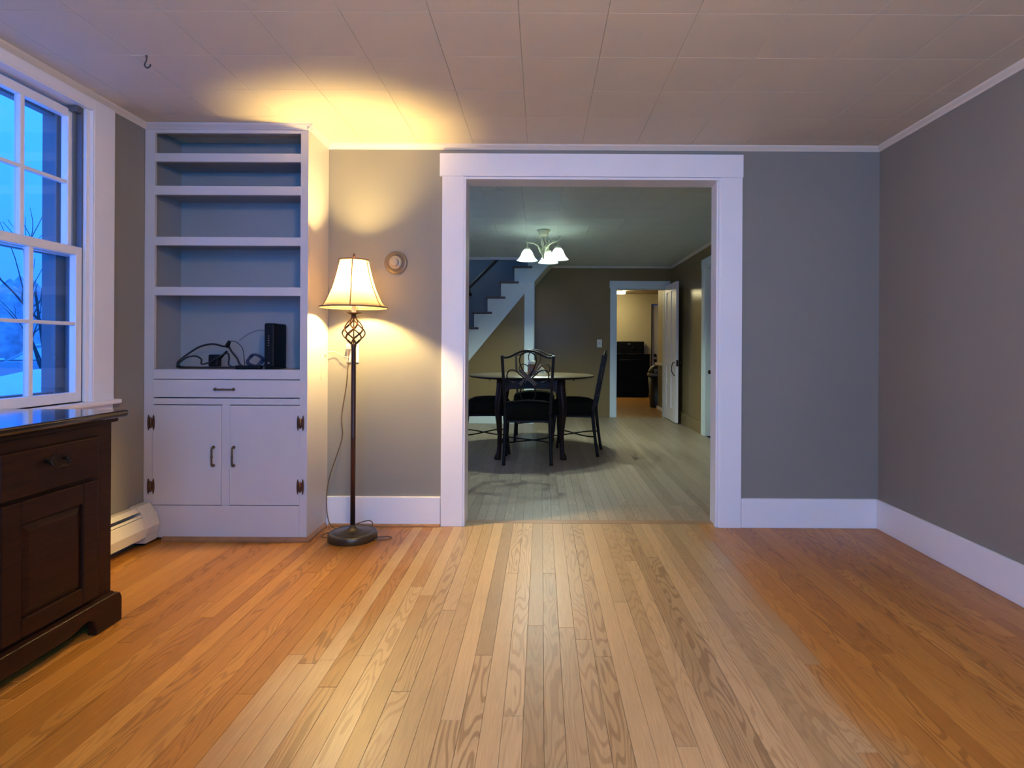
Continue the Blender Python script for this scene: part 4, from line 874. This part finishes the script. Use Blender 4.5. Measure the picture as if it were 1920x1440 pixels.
# ------------------------------------------------------------------ dining chairs (built once, then copied)
def make_chair(name):
    c = empty(name, (0, 0, 0))
    # the back leans; yb gives its depth at height z
    def yb(z_): return -.195 - max(0, z_ - .45) * .19
    L1 = dict(world=False)
    for s in (-1, 1):
        build('leg', G().tube(catmull([(s * .212, -.245, .0006), (s * .208, -.222, .15), (s * .203, -.200, .33), (s * .200, -.192, .45)], 5), [.015] * 8 + [.017] * 8, 10), M['iron'], c, **L1)
        build('leg', G().tube(catmull([(s * .216, .215, .0006), (s * .210, .200, .15), (s * .204, .185, .30), (s * .198, .178, .40)], 5), [.013] * 8 + [.016] * 8, 10), M['iron'], c, **L1)
        build('back_post', G().tube([(s * (.200 + .027 * t), yb(.45 + .53 * t), .45 + .53 * t) for t in [i / 8 for i in range(9)]], .0185, 4), M['iron'], c, **L1)
    def B(s, z_, d=0): return (s, yb(z_) + d, z_)
    tr = [B(-.220, .965), B(-.19, .962), B(-.15, .972), B(-.10, .998), B(-.05, 1.018), B(0, 1.024), B(.05, 1.018), B(.10, .998), B(.15, .972), B(.19, .962), B(.220, .965)]
    build('top_rail', G().tube(catmull(tr, 5), .0095, 8), M['iron'], c, **L1)
    sc = G()
    sc.tube(catmull([B(-.012, .79), B(-.045, .85), B(-.070, .91), B(-.072, .955), B(-.052, .995), B(0, 1.012), B(.052, .995), B(.072, .955), B(.070, .91), B(.045, .85), B(.012, .79)], 5), .0062, 8)
    for s in (-1, 1):
        sc.tube(catmull([B(s * .03, .775), B(s * .07, .812), B(s * .105, .842), B(s * .145, .853), B(s * .175, .835), B(s * .186, .80), B(s * .175, .765), B(s * .152, .745), B(s * .122, .738)], 5), .0062, 8)
    sc.tube(catmull([B(.020, .765), B(.05, .715), B(.066, .66), B(.064, .615), B(.045, .580), B(.0, .574), B(-.045, .580), B(-.064, .615), B(-.066, .66), B(-.05, .715), B(-.020, .765)], 5), .0062, 8)
    scr = build('back_scroll', sc, M['iron'], c, **L1)
    for s in (-1, 1):
        a, b = Vector((s * -.070, .851)), Vector((s * .070, .719)); d = (b - a).normalized(); n_ = Vector((-d.y, d.x)) * .018
        o = [a + n_, b + n_, b - n_, a - n_]; vs = [B(p.x, p.y, -.005 * s - .003) for p in o] + [B(p.x, p.y, -.005 * s + .003) for p in o]
        build('cross_strap', G().add(vs, [(0, 1, 2, 3), (7, 6, 5, 4)] + [(i, 4 + i, 4 + (i + 1) % 4, (i + 1) % 4) for i in range(4)]), M['strap'], scr, **L1)
    build('lower_rail', G().tube(catmull([B(-.196, .560), B(-.1, .572), B(0, .578), B(.1, .572), B(.196, .560)], 5), .0075, 8), M['iron'], c, **L1)
    # seat: padded, slightly wider in front, crowned top
    sg = G(); n = 40; rings = [(.93, .393), (1.0, .402), (1.02, .45), (1.0, .500), (.94, .522), (.72, .544), (.36, .556), (.02, .559)]; vs = []
    for k, z_ in rings:
        for i in range(n):
            a = 2 * PI * i / n; e = .55
            xx = math.copysign(abs(math.cos(a)) ** e, math.cos(a)); yy_ = math.copysign(abs(math.sin(a)) ** e, math.sin(a))
            w_ = .232 if yy_ > 0 else .232 - .020 * -yy_
            vs.append((xx * w_ * k, yy_ * .215 * k + .020, z_))
    fs = [(q * n + i, q * n + (i + 1) % n, (q + 1) * n + (i + 1) % n, (q + 1) * n + i) for q in range(len(rings) - 1) for i in range(n)] + [tuple(range(n))[::-1], tuple((len(rings) - 1) * n + i for i in range(n))]
    sg.add(vs, fs, True); build('seat', sg, M['fabric'], c, **L1)
    build('seat_frame', G().box(-.195, .195, -.185, .205, .375, .395), M['iron'], c, .004, **L1)
    sg = G()
    for s in (-1, 1):
        sg.tube([(s * .196 * math.cos(PI * t), -.216 + .412 * t, .192 + s * .005 * math.sin(PI * t)) for t in [i / 20 for i in range(21)]], .0068, 6)
    build('stretcher', sg, M['iron'], c, **L1)
    return c
chairs = [((-.118, 5.465), 0, 'black metal dining chair with its back to us, in front of the round table'),
          ((.345, 5.905), 90 - 10, 'black metal dining chair right of the round table, turned sideways'),
          ((-.545, 5.95), -90 + 6, 'black metal dining chair half hidden by the left door casing'),
          ((-.080, 6.80), 180, 'black metal dining chair beyond the round table, facing us')]
c0 = make_chair('dining_chair')
for i, ((cx, cy), rz, lab) in enumerate(chairs):
    c = c0 if i == 0 else copy_tree(c0)
    c.location = (cx, cy, 0); c.rotation_euler = (0, 0, R(rz)); tag(c, lab, 'chair', 'metal dining chairs around the round table')

# ------------------------------------------------------------------ outdoors, seen through the window
struct('ground', G().add([(-60, -20, -.5), (-2.32, -20, -.5), (-2.32, 60, -.5), (-60, 60, -.5)], [(0, 1, 2, 3)]), M['snow'], 'snow-covered ground outside the window', 'ground')
def wobble_bank():
    gg = G(); nx, ny = 24, 8; vs = []; rr_ = random.Random(5)
    for i in range(nx + 1):
        for j in range(ny + 1):
            t = j / ny; vs.append((-17.5 + 10.0 * i / nx, 8.2 + 2.6 * t + 5.5 * (i / nx), -.52 + .94 * math.sin(PI * t) ** .8 * (1 + .12 * math.sin(i * 1.3) + .05 * rr_.random())))
    fs = [(i * (ny + 1) + j, (i + 1) * (ny + 1) + j, (i + 1) * (ny + 1) + j + 1, i * (ny + 1) + j + 1) for i in range(nx) for j in range(ny)]
    return gg.add(vs, fs, True)
tag(build('snow_bank', wobble_bank(), M['snow'], fix=False), 'low snow bank outside below the parked car', 'snow bank')
car = tag(empty('parked_car', (-17.65, 20.5, -.5), R(42)), 'snow-dusted parked car outside the lower window panes', 'car')
cabn = [(-2.1, .45), (-2.15, .80), (-1.5, .95), (-.75, 1.02), (1.9, 1.02), (2.1, .85), (2.1, .45), (1.75, .40), (1.55, .62), (1.2, .70), (.9, .62), (.75, .36), (-.95, .36), (-1.1, .62), (-1.4, .70), (-1.7, .62), (-1.85, .40)]
build('body', G().prism(cabn, 'y', -.85, .85), M['carpaint'], car, .05, 3, world=False)
build('cabin', G().prism([(-.78, 1.02), (-.10, 1.48), (.2, 1.54), (1.2, 1.54), (1.85, 1.02)], 'y', -.74, .74), M['carpaint'], car, .04, 3, world=False)
for s in (-1, 1):
    build('side_window', G().prism([(-.60, 1.06), (-.05, 1.44), (.35, 1.46), (.35, 1.06)], 'y', s * .735, s * .752), M['carglass'], car, world=False)
    build('side_window', G().prism([(.45, 1.06), (.45, 1.46), (1.15, 1.46), (1.62, 1.06)], 'y', s * .735, s * .752), M['carglass'], car, world=False)
    for wx in (-1.4, 1.22): build('wheel', G().lathe([(0, -.1), (.30, -.1), (.33, -.06), (.33, .06), (.30, .1), (0, .1)], (wx, s * .78, .33), 20, 'y'), M['tyre'], car, world=False)
tag(build('snow_cover', G().prism([(-.1, 1.55), (1.2, 1.55), (1.15, 1.62), (.2, 1.62)], 'y', -.70, .70).prism([(-2.0, .98), (-1.5, .99), (-.8, 1.055), (-.85, 1.09), (-1.5, 1.04)], 'y', -.8, .8), M['snow'], car, .02, world=False), 'snow on roof and bonnet')
def tree(name, loc, h, seed, label, spread=.6, depth=3, thick=.008):
    rr_ = random.Random(seed); t = tag(empty(name, loc), label, 'tree', 'bare winter trees outside the window')
    tg, bgm = G(), G()
    def grow(p, d, l, r_, lev):
        pts = [p]; q = Vector(p); dd = Vector(d)
        for i in range(4):
            dd = (dd + Vector((rr_.uniform(-.12, .12), rr_.uniform(-.12, .12), .04))).normalized(); q = q + dd * l / 4; pts.append(q.copy())
        (tg if lev == 0 else bgm).tube(pts, [r_ * (1 - .12 * i) for i in range(5)], 6 if lev < 2 else 4)
        if lev >= depth: return
        for k in range(rr_.randint(2, 4) if lev else 5):
            s = pts[rr_.randint(2, 4)] if lev else pts[rr_.randint(1, 4)]
            nd = (dd + Vector((rr_.uniform(-1, 1), rr_.uniform(-1, 1), rr_.uniform(-.2, .6))) * spread * 1.6).normalized(); grow(s, nd, l * rr_.uniform(.55, .75), r_ * .55, lev + 1)
    grow(Vector((0, 0, 0)), Vector((0, 0, 1)), h * .45, h * thick, 0)
    build('trunk', tg, M['bark'], t, world=False); build('branches', bgm, M['bark'], t, world=False)
    return t
tree('bare_tree', (-16.8, 17.0, -.5), 7.0, 4, 'bare tree standing before the bonnet of the parked car')
tree('bare_tree.001', (-12.5, 14.8, -.5), 6.5, 9, 'bare tree just beyond the snow bank, seen through the right-hand panes')
tree('bare_tree.002', (-9.2, 7.0, -.5), 6.5, 21, 'bare tree nearest the window, its branches crossing the top panes', .75, 3, .007)
rr_ = random.Random(2); hg = G()
for i in range(44):
    cx, cy = -34 + i * .75 + rr_.uniform(-.5, .5), 30 + rr_.uniform(-1.2, 1.2) - i * .12; rx_, hz = rr_.uniform(.9, 1.7), rr_.uniform(2.6, 4.6)
    hg.lathe([(rx_ * .8, -.6), (rx_, hz * .25), (rx_ * .85, hz * .55), (rx_ * .5, hz * .82), (0.02, hz)], (cx, cy, 0), 9)
tag(build('distant_hedgerow', hg, M['hedge']), 'hazy line of winter shrubs on the far side of the yard', 'shrubs', kind='stuff')
